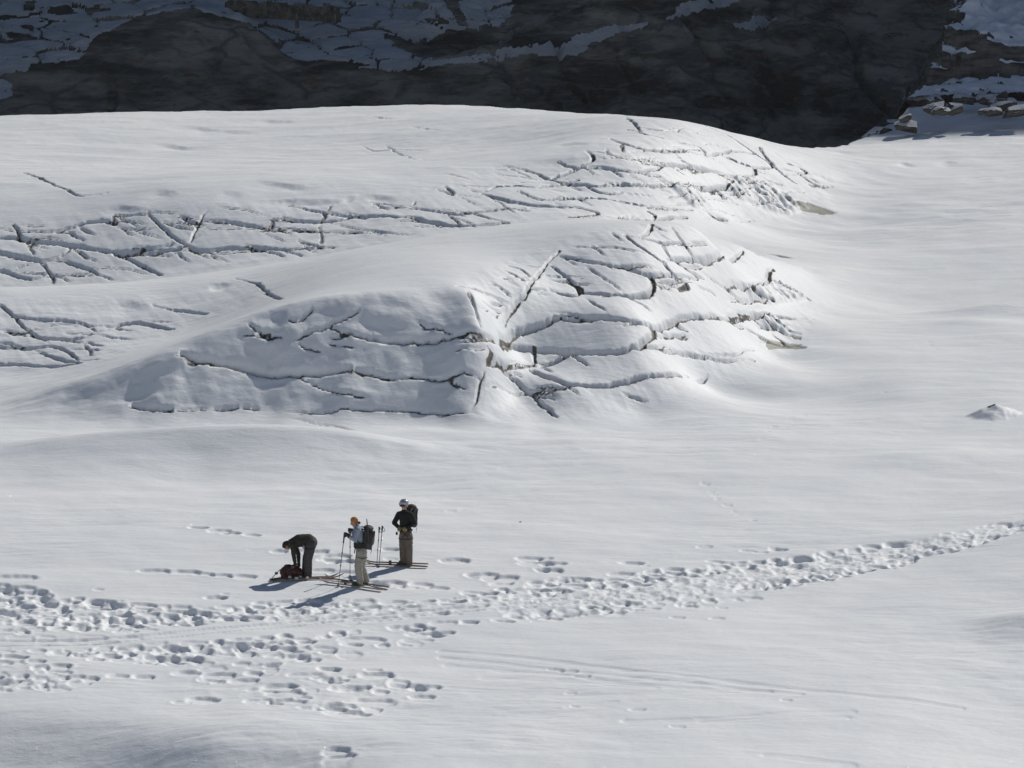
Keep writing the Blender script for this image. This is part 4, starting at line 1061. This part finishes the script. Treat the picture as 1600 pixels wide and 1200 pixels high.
blob('jacket', [('c', T(558, 823.5), .085, T(560.5, 829), .13), ('c', T(560.5, 829), .135, T(562.5, 847), .125), ('c', T(562.5, 847), .125, T(564.3, 853), .135), ('c', T(560.5, 827, -.1), .10, T(560.5, 828, -.18), .075), ('c', T(560.5, 828, -.18), .075, eM, .062), ('c', eM, .062, wM, .048),
  ('c', T(560.5, 827, .1), .10, T(560.5, 828, .18), .075), ('c', T(560.5, 828, .18), .075, eF, .06), ('c', eF, .06, wF, .046), ('c', T(555.5, 820.5), .055, T(559, 824.5), .075)], M_BLUE, pM, .013, .011, wseed=9)
tr_ = [('e', T(565, 858.5), (.135, .185, .125))]
for h_, k_, a_ in legs: tr_ += [('c', h_, .125, k_, .10), ('c', k_, .10, a_, .088), ('c', a_, .09, a_+Vector((0, 0, -.03)), .095)]
blob('trousers', tr_, M_CREAM, pM, .013, .013, wseed=12)
M_OR = fabric('orange_wool', (.40, .17, .06), (.30, .12, .045), .95, .01, 60)
blob('beanie', [('e', hc+Vector((.012, 0, .045)), (.104, .096, .095), (0, .35, 0)), ('c', hc+Vector((.03, 0, .02)), .09, hc+Vector((.055, 0, -.01)), .06)], M_OR, pM, .012)
blob('hair_bun', [('e', T(562, 816.3), (.040, .045, .042)), ('c', T(559, 815.5), .03, T(561, 816.3), .028)], fabric('auburn_hair', (.10, .045, .02)), pM, .010)
blob('glove', hand(T, gM-Vector((-.05, 0, -.01)), (-.9, 0, .1), (0, .3, 1), 1.1, 1.25)+[('c', wM, .05, gM-Vector((-.05, 0, 0)), .045)], M_GLOVE, pM, .009)
blob('glove', hand(T, gF-Vector((-.05, 0, 0)), (-.9, 0, 0), (0, .3, 1), 1.1, 1.25)+[('c', wF, .05, gF-Vector((-.05, 0, 0)), .045)], M_GLOVE, pM, .009)
bm = bmesh.new()
for k in range(3): add_tube(bm, loop_pts(T(563.7, 848+k*2.6), .155, .165, 22, .06), .028, 6, True)
for h_, k_, a_ in legs: add_tube(bm, loop_pts(h_+Vector((-.005, 0, -.12)), .125, .125, 18, -.28), .013, 6, True)
add_tube(bm, [T(557, 853, -.12), T(555.6, 858, -.14), T(554.3, 864.5, -.14)], [.012, .018, .012]); finish('harness', bm, M_DARK, pM)
M_GREEN = fabric('green_ski_boot', (.035, .15, .05), (.02, .06, .03), .4)
for (h_, k_, a_) in legs:
    b0 = a_+Vector((-.01, 0, -.06))
    blob('ski_boot', [('c', b0+Vector((0, 0, .06)), .078, b0+Vector((0, 0, -.01)), .068), ('c', b0+Vector((0, 0, -.03)), .055, b0+Vector((-.17, 0, -.045)), .048), ('b', b0+Vector((-.06, 0, -.075)), (.31, .085, .03))], M_GREEN, pM, .012)
# her pack
def pack(name, label, c, size, tilt, yaw, m_main, m_side, world_loc, T):
    e = empty(name, world_loc, label, 'backpack'); e.rotation_euler = (0, tilt, yaw); w, d, h = size
    blob('bag', [('b', (0, 0, 0), (w*.72, d*.82, h*.82)), ('e', (0, 0, h*.36), (w*.40, d*.44, h*.16)), ('c', (w*.12, -d*.25, -h*.3), w*.34, (w*.10, -d*.2, h*.25), w*.30), ('c', (w*.12, d*.25, -h*.3), w*.34, (w*.10, d*.2, h*.25), w*.30)], m_main, e, .014, .014, 6, wseed=21)
    blob('front_pocket', [('e', (w*.42, 0, -h*.02), (w*.20, d*.34, h*.30)), ('e', (w*.42, 0, -h*.1), (w*.22, d*.30, h*.24))], m_side, e, .013, .006, 3)
    blob('lid', [('e', (-.01, 0, h*.46), (w*.44, d*.46, h*.12)), ('b', (0, 0, h*.42), (w*.6, d*.7, .05))], m_main, e, .013, .008, 4)
    bm = bmesh.new()
    for y in (-1, 1):
        add_tube(bm, [(w*.25, y*d*.48, h*.4), (w*.05, y*d*.52, 0), (w*.2, y*d*.48, -h*.35)], .010)
        add_tube(bm, [(-w*.3, y*d*.3, h*.40), (-w*.62, y*d*.36, h*.43), (-w*.98, y*d*.38, h*.25), (-w*1.02, y*d*.42, 0), (-w*.75, y*d*.46, -h*.2), (-w*.35, y*d*.4, -h*.32)], .018)
        add_tube(bm, [(w*.38, y*d*.3, -h*.4), (w*.5, y*d*.32, -h*.56), (w*.44, y*d*.3, -h*.72)], .006)
    add_tube(bm, [(w*.1, -d*.5, h*.12), (w*.5, -d*.3, h*.14), (w*.62, 0, h*.14), (w*.5, d*.3, h*.14), (w*.1, d*.5, h*.12)], .009)
    finish('straps', bm, M_DARK, e); return e
M_PK = fabric('charcoal_nylon', (.026, .022, .023), (.016, .015, .015), .7); M_PK2 = fabric('grey_nylon', (.10, .085, .09), (.06, .055, .055), .55)
eP = pack('backpack', 'charcoal rucksack worn by the middle skier, with a shaft sticking up behind', None, (.30, .33, .58), .14, 0, M_PK, M_PK2, T.world(575, 840), T)
bm = bmesh.new(); add_ell(bm, (.15, -.08, .16), (.035, .05, .08)); finish('red_patch', bm, fabric('dark_red_nylon', (.16, .02, .02)), eP)
sh = empty('avalanche_shovel', T.world(575.5, 840, -.05), 'thin dark shovel handle rising out of the middle skier\'s rucksack', 'shovel')
bm = bmesh.new(); add_tube(bm, [T(577.8, 850, -.24)-T(575.5, 840, -.05), T(576, 828, -.24)-T(575.5, 840, -.05), T(574.6, 810.5, -.24)-T(575.5, 840, -.05)], [.016, .016, .012]); finish('shaft', bm, M_BLACKP, sh)
bm = bmesh.new(); add_box(bm, T(578.3, 853, -.17)-T(575.5, 840, -.05), (.14, .03, .2), (0, .12, 0), .01); finish('blade', bm, M_BLACKP, sh)

# ------------------------------------------------------------------ standing skier with helmet
T = Fig(635, 883)
pB = empty('person', T.loc, 'standing person in black jacket and silver helmet, hands at the waist', 'person')
lookB = Vector((-.35, -.9, -.12)); hc = T(631.3, 786.5)
hs, f, up, r = head_shapes(hc, lookB, 1.0)
sR, eR, wR = T(623.5, 801, .10), T(615.5, 814.5, .12), T(622, 821.5, -.06); sL, eL, wL = T(642.5, 802, -.08), T(648.5, 815, -.04), T(636.5, 823, -.20)
legs = [(T(630.5, 836, .05), T(629.8, 860, .02), T(630.8, 878, .05)), (T(638.3, 836, -.05), T(639.3, 860, -.08), T(639, 880, -.06))]
bodyB = hs+[('c', T(632, 791), .058, T(632.5, 796), .06), ('c', T(632.5, 803), .12, T(634, 822), .11), ('c', T(634, 822), .11, T(634.5, 832), .13), ('c', sR, .05, eR, .04), ('c', eR, .04, wR, .03), ('c', sL, .05, eL, .04), ('c', eL, .04, wL, .03)]
for h_, k_, a_ in legs: bodyB += [('c', h_, .09, k_, .055), ('c', k_, .055, a_, .042)]
blob('body', bodyB, M_SKIN, pB, .011); eyes(pB, hc, f, up, r)
M_BLK = fabric('black_jacket_cloth', (.008, .008, .009), (.005, .005, .006), .9); M_TB = fabric('taupe_trousers_cloth', (.15, .122, .10), (.11, .09, .072)); M_TAN = fabric('tan_leather', (.26, .19, .07), (.18, .13, .05), .6)
blob('jacket', [('c', T(628.5, 801, .05), .10, T(638, 801.5, -.05), .10), ('c', T(632.5, 803), .145, T(633.5, 812), .15), ('c', T(633.5, 812), .15, T(634, 824), .15), ('c', sR, .078, eR, .062), ('c', eR, .062, wR, .048), ('c', sL, .078, eL, .064), ('c', eL, .064, wL, .048), ('c', T(632, 794.5), .062, T(632.5, 799), .09)], M_BLK, pB, .013, .010, wseed=31)
tr_ = [('e', T(634.4, 832.5), (.165, .145, .14))]
for h_, k_, a_ in legs: tr_ += [('c', h_, .118, k_, .098), ('c', k_, .098, a_, .092), ('c', a_, .094, a_+Vector((0, 0, -.02)), .098)]
blob('trousers', tr_, M_TB, pB, .013, .014, wseed=34)
blob('glove', hand(T, wR, (.7, -.5, -.35), (0, .3, 1), .8, 1.4), M_TAN, pB, .009)
blob('glove', hand(T, wL, (-.8, -.1, -.35), (0, .3, 1), .8, 1.4), M_TAN, pB, .009)
M_HELM, nt, b_ = new_mat('silver_helmet_shell'); b_.inputs['Base Color'].default_value = (.33, .34, .38, 1); b_.inputs['Roughness'].default_value = .3; b_.inputs['Metallic'].default_value = .25
hm = blob('helmet', [('e', hc+Vector((.012, .025, .068)), (.122, .128, .098)), ('c', hc+r*.085+Vector((0, .02, .02)), .055, hc+r*.085+Vector((0, .02, -.02)), .04), ('c', hc-r*.085+Vector((0, .02, .02)), .055, hc-r*.085+Vector((0, .02, -.02)), .04)], M_HELM, pB, .011, 0, 2)
bm = bmesh.new(); add_box(bm, hc+f*.090+Vector((0, 0, .012)), (.15, .05, .045), (0, 0, -.37), .018); finish('goggles', bm, M_BLACKP, pB)
bm = bmesh.new(); add_tube(bm, loop_pts(T(634.2, 826.5), .17, .15, 22, .0), .02, 6, True)
for h_, k_, a_ in legs: add_tube(bm, loop_pts(h_+Vector((0, 0, -.06)), .125, .125, 18, .05), .013, 6, True)
add_tube(bm, [T(631, 827, -.17), T(634, 834, -.17), T(638, 839, -.17)], .012); add_tube(bm, [T(636, 827, -.17), T(633, 834, -.17), T(629, 839, -.12)], .012); add_ell(bm, T(619.8, 832, -.02), (.03, .03, .05)); add_ell(bm, T(626.5, 829, -.15), (.04, .03, .05)); finish('harness', bm, M_DARK, pB)
M_WB = fabric('dark_ski_boot', (.05, .045, .045), (.16, .15, .15), .45)
for (h_, k_, a_) in legs:
    b0 = a_+Vector((-.01, 0, -.05))
    blob('ski_boot', [('c', b0+Vector((0, 0, .04)), .075, b0+Vector((0, 0, -.005)), .065), ('c', b0+Vector((0, 0, -.02)), .05, b0+Vector((-.17, -.02, -.03)), .045)], M_WB, pB, .012)
M_PKB = fabric('dark_brown_nylon', (.055, .042, .03), (.022, .02, .02), .7)
pk = pack('backpack', 'tall dark brown rucksack on the back of the helmeted skier', None, (.27, .32, .60), 0.10, math.radians(58), M_PKB, M_PKB, T.world(643, 805.5, .17), T)

# ------------------------------------------------------------------ skis, poles, loose pack
def ski(tip, tail, mat, label, group, bind=None, bindmat=None, bindpos=.52):
    a = ground(*tail); b = ground(*tip); a = Vector((a[0], a[1], gz(*a))); b = Vector((b[0], b[1], gz(*b)))
    zz = [gz(*((a+(b-a)*t).xy)) for t in (.15, .3, .5, .7, .85)]; base = np.polyfit((0, .15, .3, .5, .7, .85, 1), [a.z]+zz+[b.z], 1)
    a.z = base[1]+.035; b.z = base[0]+base[1]+.035
    d = (b-a); L = d.length; d.normalize(); s = d.cross(Vector((0, 0, 1))).normalized(); n = s.cross(d)
    o = empty('ski', a, label, 'ski', group); bm = bmesh.new(); rings = []
    for t in (0, .01, .03, .12, .3, .5, .7, .84, .90, .94, .97, .99, 1.0):
        w = .5*(.070+.026*abs(2*t-1)**2)*(min(1, t/.02+.35))*(1 if t < .93 else max(.12, 1-((t-.93)/.07)**2)); h = .012+.012*math.sin(math.pi*t)
        up = 0 if t < .86 else 1.0*(t-.86)**1.5*L; c = d*(t*L)+n*up
        rings.append([bm.verts.new(c+s*x+n*y) for x, y in ((-w, 0), (w, 0), (w*.92, h), (-w*.92, h))])
    for p, q in zip(rings[:-1], rings[1:]):
        for i in range(4): bm.faces.new((p[i], p[(i+1) % 4], q[(i+1) % 4], q[i]))
    bm.faces.new(rings[0][::-1]); bm.faces.new(rings[-1]); finish('ski_plank', bm, mat, o, smooth=False)
    bm = bmesh.new(); bm2 = bmesh.new(); c = d*(L*bindpos)+n*.04; ang = math.atan2(d.y, d.x)
    add_box(bm, c+d*.12, (.07, .07, .045), (0, 0, ang), .008); finish('toe_binding', bm, bindmat or M_BLACKP, o)
    add_box(bm2, c-d*.16, (.09, .07, .06), (0, 0, ang), .01); finish('heel_binding', bm2, bindmat or M_BLACKP, o)
    return o
M_SK1 = fabric('brown_ski_topsheet', (.075, .045, .035), (.13, .095, .075), .4, .001); M_SK2 = fabric('pale_ski_topsheet', (.26, .20, .17), (.12, .09, .08), .4, .001); M_WHITE = fabric('white_binding_plastic', (.6, .6, .58), rough=.4)
ski((507, 905.5), (608.5, 921), M_SK1, 'farther ski of the skier in cream trousers, its dark tip curling up', 'pair of skis under the middle skier')
ski((499, 911), (598, 924.5), M_SK2, 'nearer pale ski of the skier in cream trousers', 'pair of skis under the middle skier')
ski((568, 880.5), (669.5, 884), M_SK1, 'farther ski under the helmeted skier in black', 'pair of skis under the helmeted skier')
ski((569, 883.5), (668.6, 888), M_SK1, 'nearer ski under the helmeted skier in black', 'pair of skis under the helmeted skier')
ski((530, 902.5), (421, 907), M_SK1, 'farther ski with white binding beside the bending person', 'pair of skis beside the bending person', None, M_WHITE, .38)
ski((537.5, 903.5), (426, 909.5), M_SK2, 'nearer ski with white binding beside the bending person', 'pair of skis beside the bending person', None, M_WHITE, .42)
def pole(bot, top, label, group, off=0.0, strap=True):
    g = ground(*bot); base = Vector((g[0], g[1], gz(*g)-.04))
    tp = Vector(((top[0]-bot[0])/S0, off, ((bot[1]-top[1])/S0-off*s15)/c15)); o = empty('ski_pole', base, label, 'ski pole', group)
    bm = bmesh.new(); add_tube(bm, [(0, 0, 0), tp*.45, tp*.9], [.007, .009, .010]); finish('shaft', bm, M_POLE, o)
    for t in (.42, .66):
        bm = bmesh.new(); add_tube(bm, [tp*t, tp*(t+.03)], .016); finish('clamp', bm, M_BLACKP, o)
    bm = bmesh.new(); add_tube(bm, [tp*.86, tp*.93, tp*1.0], [.017, .020, .024]); add_ell(bm, tp, (.026, .026, .02)); finish('grip', bm, M_BLACKP, o)
    bm = bmesh.new(); add_tube(bm, [tp*.055, tp*.065], [.045, .03], 10); finish('basket', bm, M_BLACKP, o)
    if strap:
        bm = bmesh.new(); add_tube(bm, [tp*.985, tp*.96+Vector((.05, 0, 0)), tp*.91+Vector((.075, .01, 0)), tp*.87+Vector((.05, 0, 0)), tp*.90+Vector((.03, 0, 0))], .009, 6); finish('strap', bm, M_DARK, o)
M_POLE = fabric('dark_grey_aluminium', (.10, .10, .11), (.07, .07, .075), .35, .0005)
pole((528, 917), (538.8, 834), 'nearer dark pole under the gloved hand of the middle skier', 'ski poles held by the middle skier', 0, False)
pole((546.8, 902), (547.8, 826.5), 'farther upright pole held by the middle skier', 'ski poles held by the middle skier', 0, False)
pole((588.5, 884), (593.3, 820), 'left one of two planted poles right of the middle skier', 'ski poles planted in the snow')
pole((591.8, 886), (598.2, 818.5), 'right one of two planted poles behind the rucksack, its strap hanging out', 'ski poles planted in the snow')
g = Fig(455, 902.5)
eR_ = empty('backpack', g.loc, 'dark red rucksack lying on the snow at the bending person\'s feet', 'backpack')
M_RED = fabric('dark_red_nylon_pack', (.11, .022, .014), (.045, .018, .014), .6)
blob('bag', [('c', g(445, 894), .13, g(464, 894), .14), ('e', g(455, 893), (.29, .17, .17)), ('b', g(455, 897), (.50, .26, .18)), ('e', g(450, 885.5), (.11, .1, .06))], M_RED, eR_, .014, .02, 4, wseed=41)
bm = bmesh.new()
for k in range(4): add_tube(bm, [g(445+k*6, 882.5+abs(k-1), .06), g(444+k*6, 885, -.12), g(446+k*6, 891, -.19), g(447+k*5.6, 898, -.17)], .012)
finish('straps', bm, M_DARK, eR_)
ax = empty('ski_pole', Fig(424, 906).loc, 'short pole with round basket leaning on the red rucksack', 'ski pole'); g2 = Fig(424, 906)
bm = bmesh.new(); add_tube(bm, [g2(422, 907), g2(427, 901), g2(432, 895.5), g2(439, 889)], .010); finish('shaft', bm, M_POLE, ax)
bm = bmesh.new(); add_ell(bm, g2(432.2, 895.5, -.01), (.045, .035, .04)); finish('basket', bm, M_PK2, ax)
bm = bmesh.new(); add_tube(bm, [g2(421.5, 907), g2(424, 905.5), g2(430, 904.5, -.02), g2(436, 903.5)], [.02, .03, .03, .02]); finish('grip', bm, M_DARK, ax)
c = ground(813, 816); bm = bmesh.new(); add_ell(bm, (0, 0, 0), (.03, .03, .02)); tag(finish('stone', bm, M_BOOT, None, loc=(c[0], c[1], gz(*c)+.01)), 'tiny dark stone alone on the smooth snow right of the skiers', 'stone')

# ------------------------------------------------------------------ rocks on the bank and the old masonry wall
M_ROCK, nt, b_ = new_mat('brown_rock'); nt.links.new(mixc(nt, ramp(nt, noise(nt, 1.5, 6, sc=(1, 1, 4)), .35, .65), (.035, .032, .03), (.12, .105, .092)), b_.inputs['Base Color']); b_.inputs['Roughness'].default_value = .85
nt.links.new(bump_n(nt, noise(nt, 4, 6, sc=(1, 1, 3)), .8, .08), b_.inputs['Normal'])
M_CAP, nt, b_ = new_mat('snow_cap'); b_.inputs['Base Color'].default_value = (.80, .82, .85, 1); b_.inputs['Roughness'].default_value = .7
def bz(x, y):
    i = int(np.searchsorted(brow, y)); t = x/(y*cP+H*sP); j = int(np.searchsorted(BT, t)); return float(BZ[min(i, len(brow)-1), min(j, len(BT)-1)])
def rock(px, py, Y, size, rz, tilt, label, seed, capz=.55, group='rocks on the shaded bank'):
    x, y, z = P(px, py, Y); bm = bmesh.new(); bmesh.ops.create_cube(bm, size=1.0); bmesh.ops.subdivide_edges(bm, edges=bm.edges[:], cuts=9, use_grid_fill=True)
    rr = random.Random(seed); pl = [(Vector((rr.uniform(-1, 1), rr.uniform(-1, 1), rr.uniform(-.6, 1))).normalized(), rr.uniform(.36, .52)) for _ in range(11)]
    for v in bm.verts:
        for n, d in pl:
            e = v.co.dot(n)-d
            if e > 0: v.co -= n*e
        q = v.co*5; v.co += v.normal*(.035*float(fbm(np.array([q.x+q.z]), np.array([q.y+q.z*1.7]), 3, seed)[0]))
        v.co.z += .03*math.floor(v.co.z*6)/6
    from mathutils import Euler
    bmesh.ops.transform(bm, matrix=Euler((tilt[0], tilt[1], rz)).to_matrix().to_4x4() @ Matrix.Diagonal((*size, 1)), verts=bm.verts); bm.normal_update()
    o = empty('rock', (x, y, z), label, 'rock', group)
    caps = [f for f in bm.faces if f.normal.z > capz]; best = []; left = set(caps)
    while left:
        st = [left.pop()]; comp = [st[0]]
        while st:
            f = st.pop()
            for e in f.edges:
                for g_ in e.link_faces:
                    if g_ in left: left.discard(g_); st.append(g_); comp.append(g_)
        if len(comp) > len(best): best = comp
    caps = best; bc = bmesh.new(); mp = {}
    for f in caps:
        vs = []
        for v in f.verts:
            if v not in mp: mp[v] = bc.verts.new(v.co+Vector((0, 0, .05)))
            vs.append(mp[v])
        bc.faces.new(vs)
    bmesh.ops.solidify(bc, geom=bc.faces[:], thickness=.07)
    finish('stone', bm, M_ROCK, o, smooth=False); finish('snow_cap', bc, M_CAP, o)
rock(1366, 212, 178.8, (1.7, 1.0, .6), .5, (0, -.35), 'low tilted brown rock nearest the gorge at the foot of the shaded bank', 1)
rock(1433, 165, 184.0, (1.0, .9, .8), .4, (.1, -.2), 'blocky snow-capped rock on the edge of the bank above the gorge', 2)
rock(1494, 143, 185.6, (1.5, 1.0, 1.1), .3, (.1, -.55), 'big wedge of rock leaning up against the rock step', 3)
rock(1440, 192, 181.6, (1.3, .7, .35), .3, (0, -.2), 'flat brown rock lying in the middle of the shaded snow bank', 4)
rock(1552, 163, 185.2, (1.5, .8, .5), .2, (0, .15), 'low rock under the right end of the rock step', 5)
for k, (px, py, Y, s_, lb) in enumerate([(1402, 194, 181.2, .5, 'small snowy rock between the gorge edge and the blocky rock'), (1487, 201, 180.6, .45, 'small dark stone in the smooth lower part of the bank'), (1462, 214, 179.0, .55, 'lowest flat stone in the bank'), (1412, 212, 179.2, .4, 'pointed little stone near the foot of the bank'), (1395, 222, 177.9, .4, 'little stone just above the sunlit snow'), (1465, 172, 183.5, .8, 'snowy rubble lump right of the blocky rock'), (1500, 170, 184.2, .7, 'snowy rubble lump below the leaning wedge')]):
    rock(px, py, Y, (s_*2.0, s_*1.4, s_*.8), k*.7, (0, .1), lb, 20+k, .45)
rr = random.Random(77)
for k in range(30):
    t = rr.random(); px = 1345+t*250+rr.uniform(-8, 8); py = 222-62*min(1, t*2.4)-18*max(0, t-.4)+rr.uniform(-4, 26)*(.4+.6*t)
    if py > 226-t*10: continue
    Y = None
    for i in range(0, 180):                      # walk along the line of sight to the bank
        yy_ = 176+i*.09; xx_, _, zz_ = P(px, py, yy_)
        if bz(xx_, yy_) >= zz_ and yy_ > 177.2: Y = yy_; break
    if Y is None: continue
    s_ = rr.uniform(.35, .8); rock(px, py, Y, (s_*1.5, s_, s_*.6), rr.uniform(-.4, .8), (rr.uniform(-.1, .2), rr.uniform(-.5, .2)), ('smaller' if s_ < .55 else 'larger')+' snow-dusted rubble stone on the '+('lower left end' if px < 1410 else 'middle' if px < 1500 else 'right end')+' of the shaded bank', 60+k, .5, 'rubble stones at the foot of the rock step')
M_WALL, nt, b_ = new_mat('old_masonry_stone'); oi = nd(nt, 'ShaderNodeObjectInfo'); nt.links.new(mixc(nt, ramp(nt, noise(nt, 3.0, 3), .3, .7), (.06, .057, .05), (.20, .18, .145)), b_.inputs['Base Color']); b_.inputs['Roughness'].default_value = .9
A = Vector(P(352, 17, 220.5)); B = Vector(P(530, 27, 219.3)); d = (B-A); L = d.length; ang = math.atan2(d.y, d.x)
wl = empty('stone_wall', A, 'old masonry wall of small stones half buried among the ice slabs, with two pillars', 'wall')
bm = bmesh.new(); dn = d.normalized(); rr = random.Random(3)
for row in range(9):
    x = rr.uniform(0, .2)
    while x < L-.1:
        w = rr.uniform(.2, .42); hgt = .105*row
        if row < 8 or rr.random() < .7: add_box(bm, dn*(x+w/2)+Vector((0, rr.uniform(-.02, .02), -.25+hgt)), (w-.025, .3, .09), (0, 0, ang))
        x += w
ws_ = finish('stones', bm, M_WALL, wl, smooth=False); ws_['kind'] = 'stuff'
bm = bmesh.new(); add_box(bm, d*.5+Vector((0, .03, .1)), (L, .24, .8), (0, -math.atan2(d.z, math.hypot(d.x, d.y)), ang)); finish('mortar', bm, fabric('mortar', (.06, .055, .05)), wl)
for (px, py) in ((464, 30), (524, 24)):
    q = Vector(P(px, py, 219.0))-A; bm = bmesh.new(); add_box(bm, q, (.16, .3, 1.0), (0, 0, ang), .02); finish('pillar', bm, M_WALL, wl, smooth=False)
# ice crystals lying on the snow, catching the sun here and there
rr = np.random.default_rng(5); bm = bmesh.new(); hv = (SDIR+Vector((0, -.966, .258))).normalized()
for k in range(600):
    py = 1210-rr.random()**1.6*760; px = rr.uniform(-20, 1620); c = ground(px, py); z = gz(*c)
    n = (hv+Vector(rr.normal(0, .22, 3))).normalized(); a = n.orthogonal().normalized(); b = n.cross(a); s = rr.uniform(.002, .0062)*(1+c[1]/200); o = Vector((c[0], c[1], z+.012))
    vs = [bm.verts.new(o+(a*math.cos(t)+b*math.sin(t))*s) for t in (0, 1.05, 2.1, 3.14, 4.19, 5.24)]; bm.faces.new(vs)
    ap = bm.verts.new(o-n*s*.6)
    for i in range(6): bm.faces.new((vs[(i+1) % 6], vs[i], ap))
M_CRY, nt, b_ = new_mat('ice_crystal'); b_.inputs['Base Color'].default_value = (.9, .92, .95, 1); b_.inputs['Metallic'].default_value = .9; b_.inputs['Roughness'].default_value = .5
cr_ = finish('ice_crystals', bm, M_CRY, None, smooth=False); cr_['kind'] = 'stuff'; tag(cr_, 'glinting ice crystals scattered over the sunlit snow', 'ice crystals')
# thin sunlit air over the whole basin
bm = bmesh.new(); add_box(bm, (110, 172, 45), (1080, 520, 220)); hz = finish('haze', bm, bpy.data.materials.new('haze_air'), None, smooth=False); hz['kind'] = 'stuff'
hm_ = hz.data.materials[0]; hm_.use_nodes = True; nt = hm_.node_tree; nt.nodes.clear(); out = nt.nodes.new('ShaderNodeOutputMaterial'); pv = nt.nodes.new('ShaderNodeVolumePrincipled')
pv.inputs['Color'].default_value = (.86, .90, .93, 1); pv.inputs['Density'].default_value = .00011; pv.inputs['Anisotropy'].default_value = .0; nt.links.new(pv.outputs[0], out.inputs['Volume'])
print('objects done')
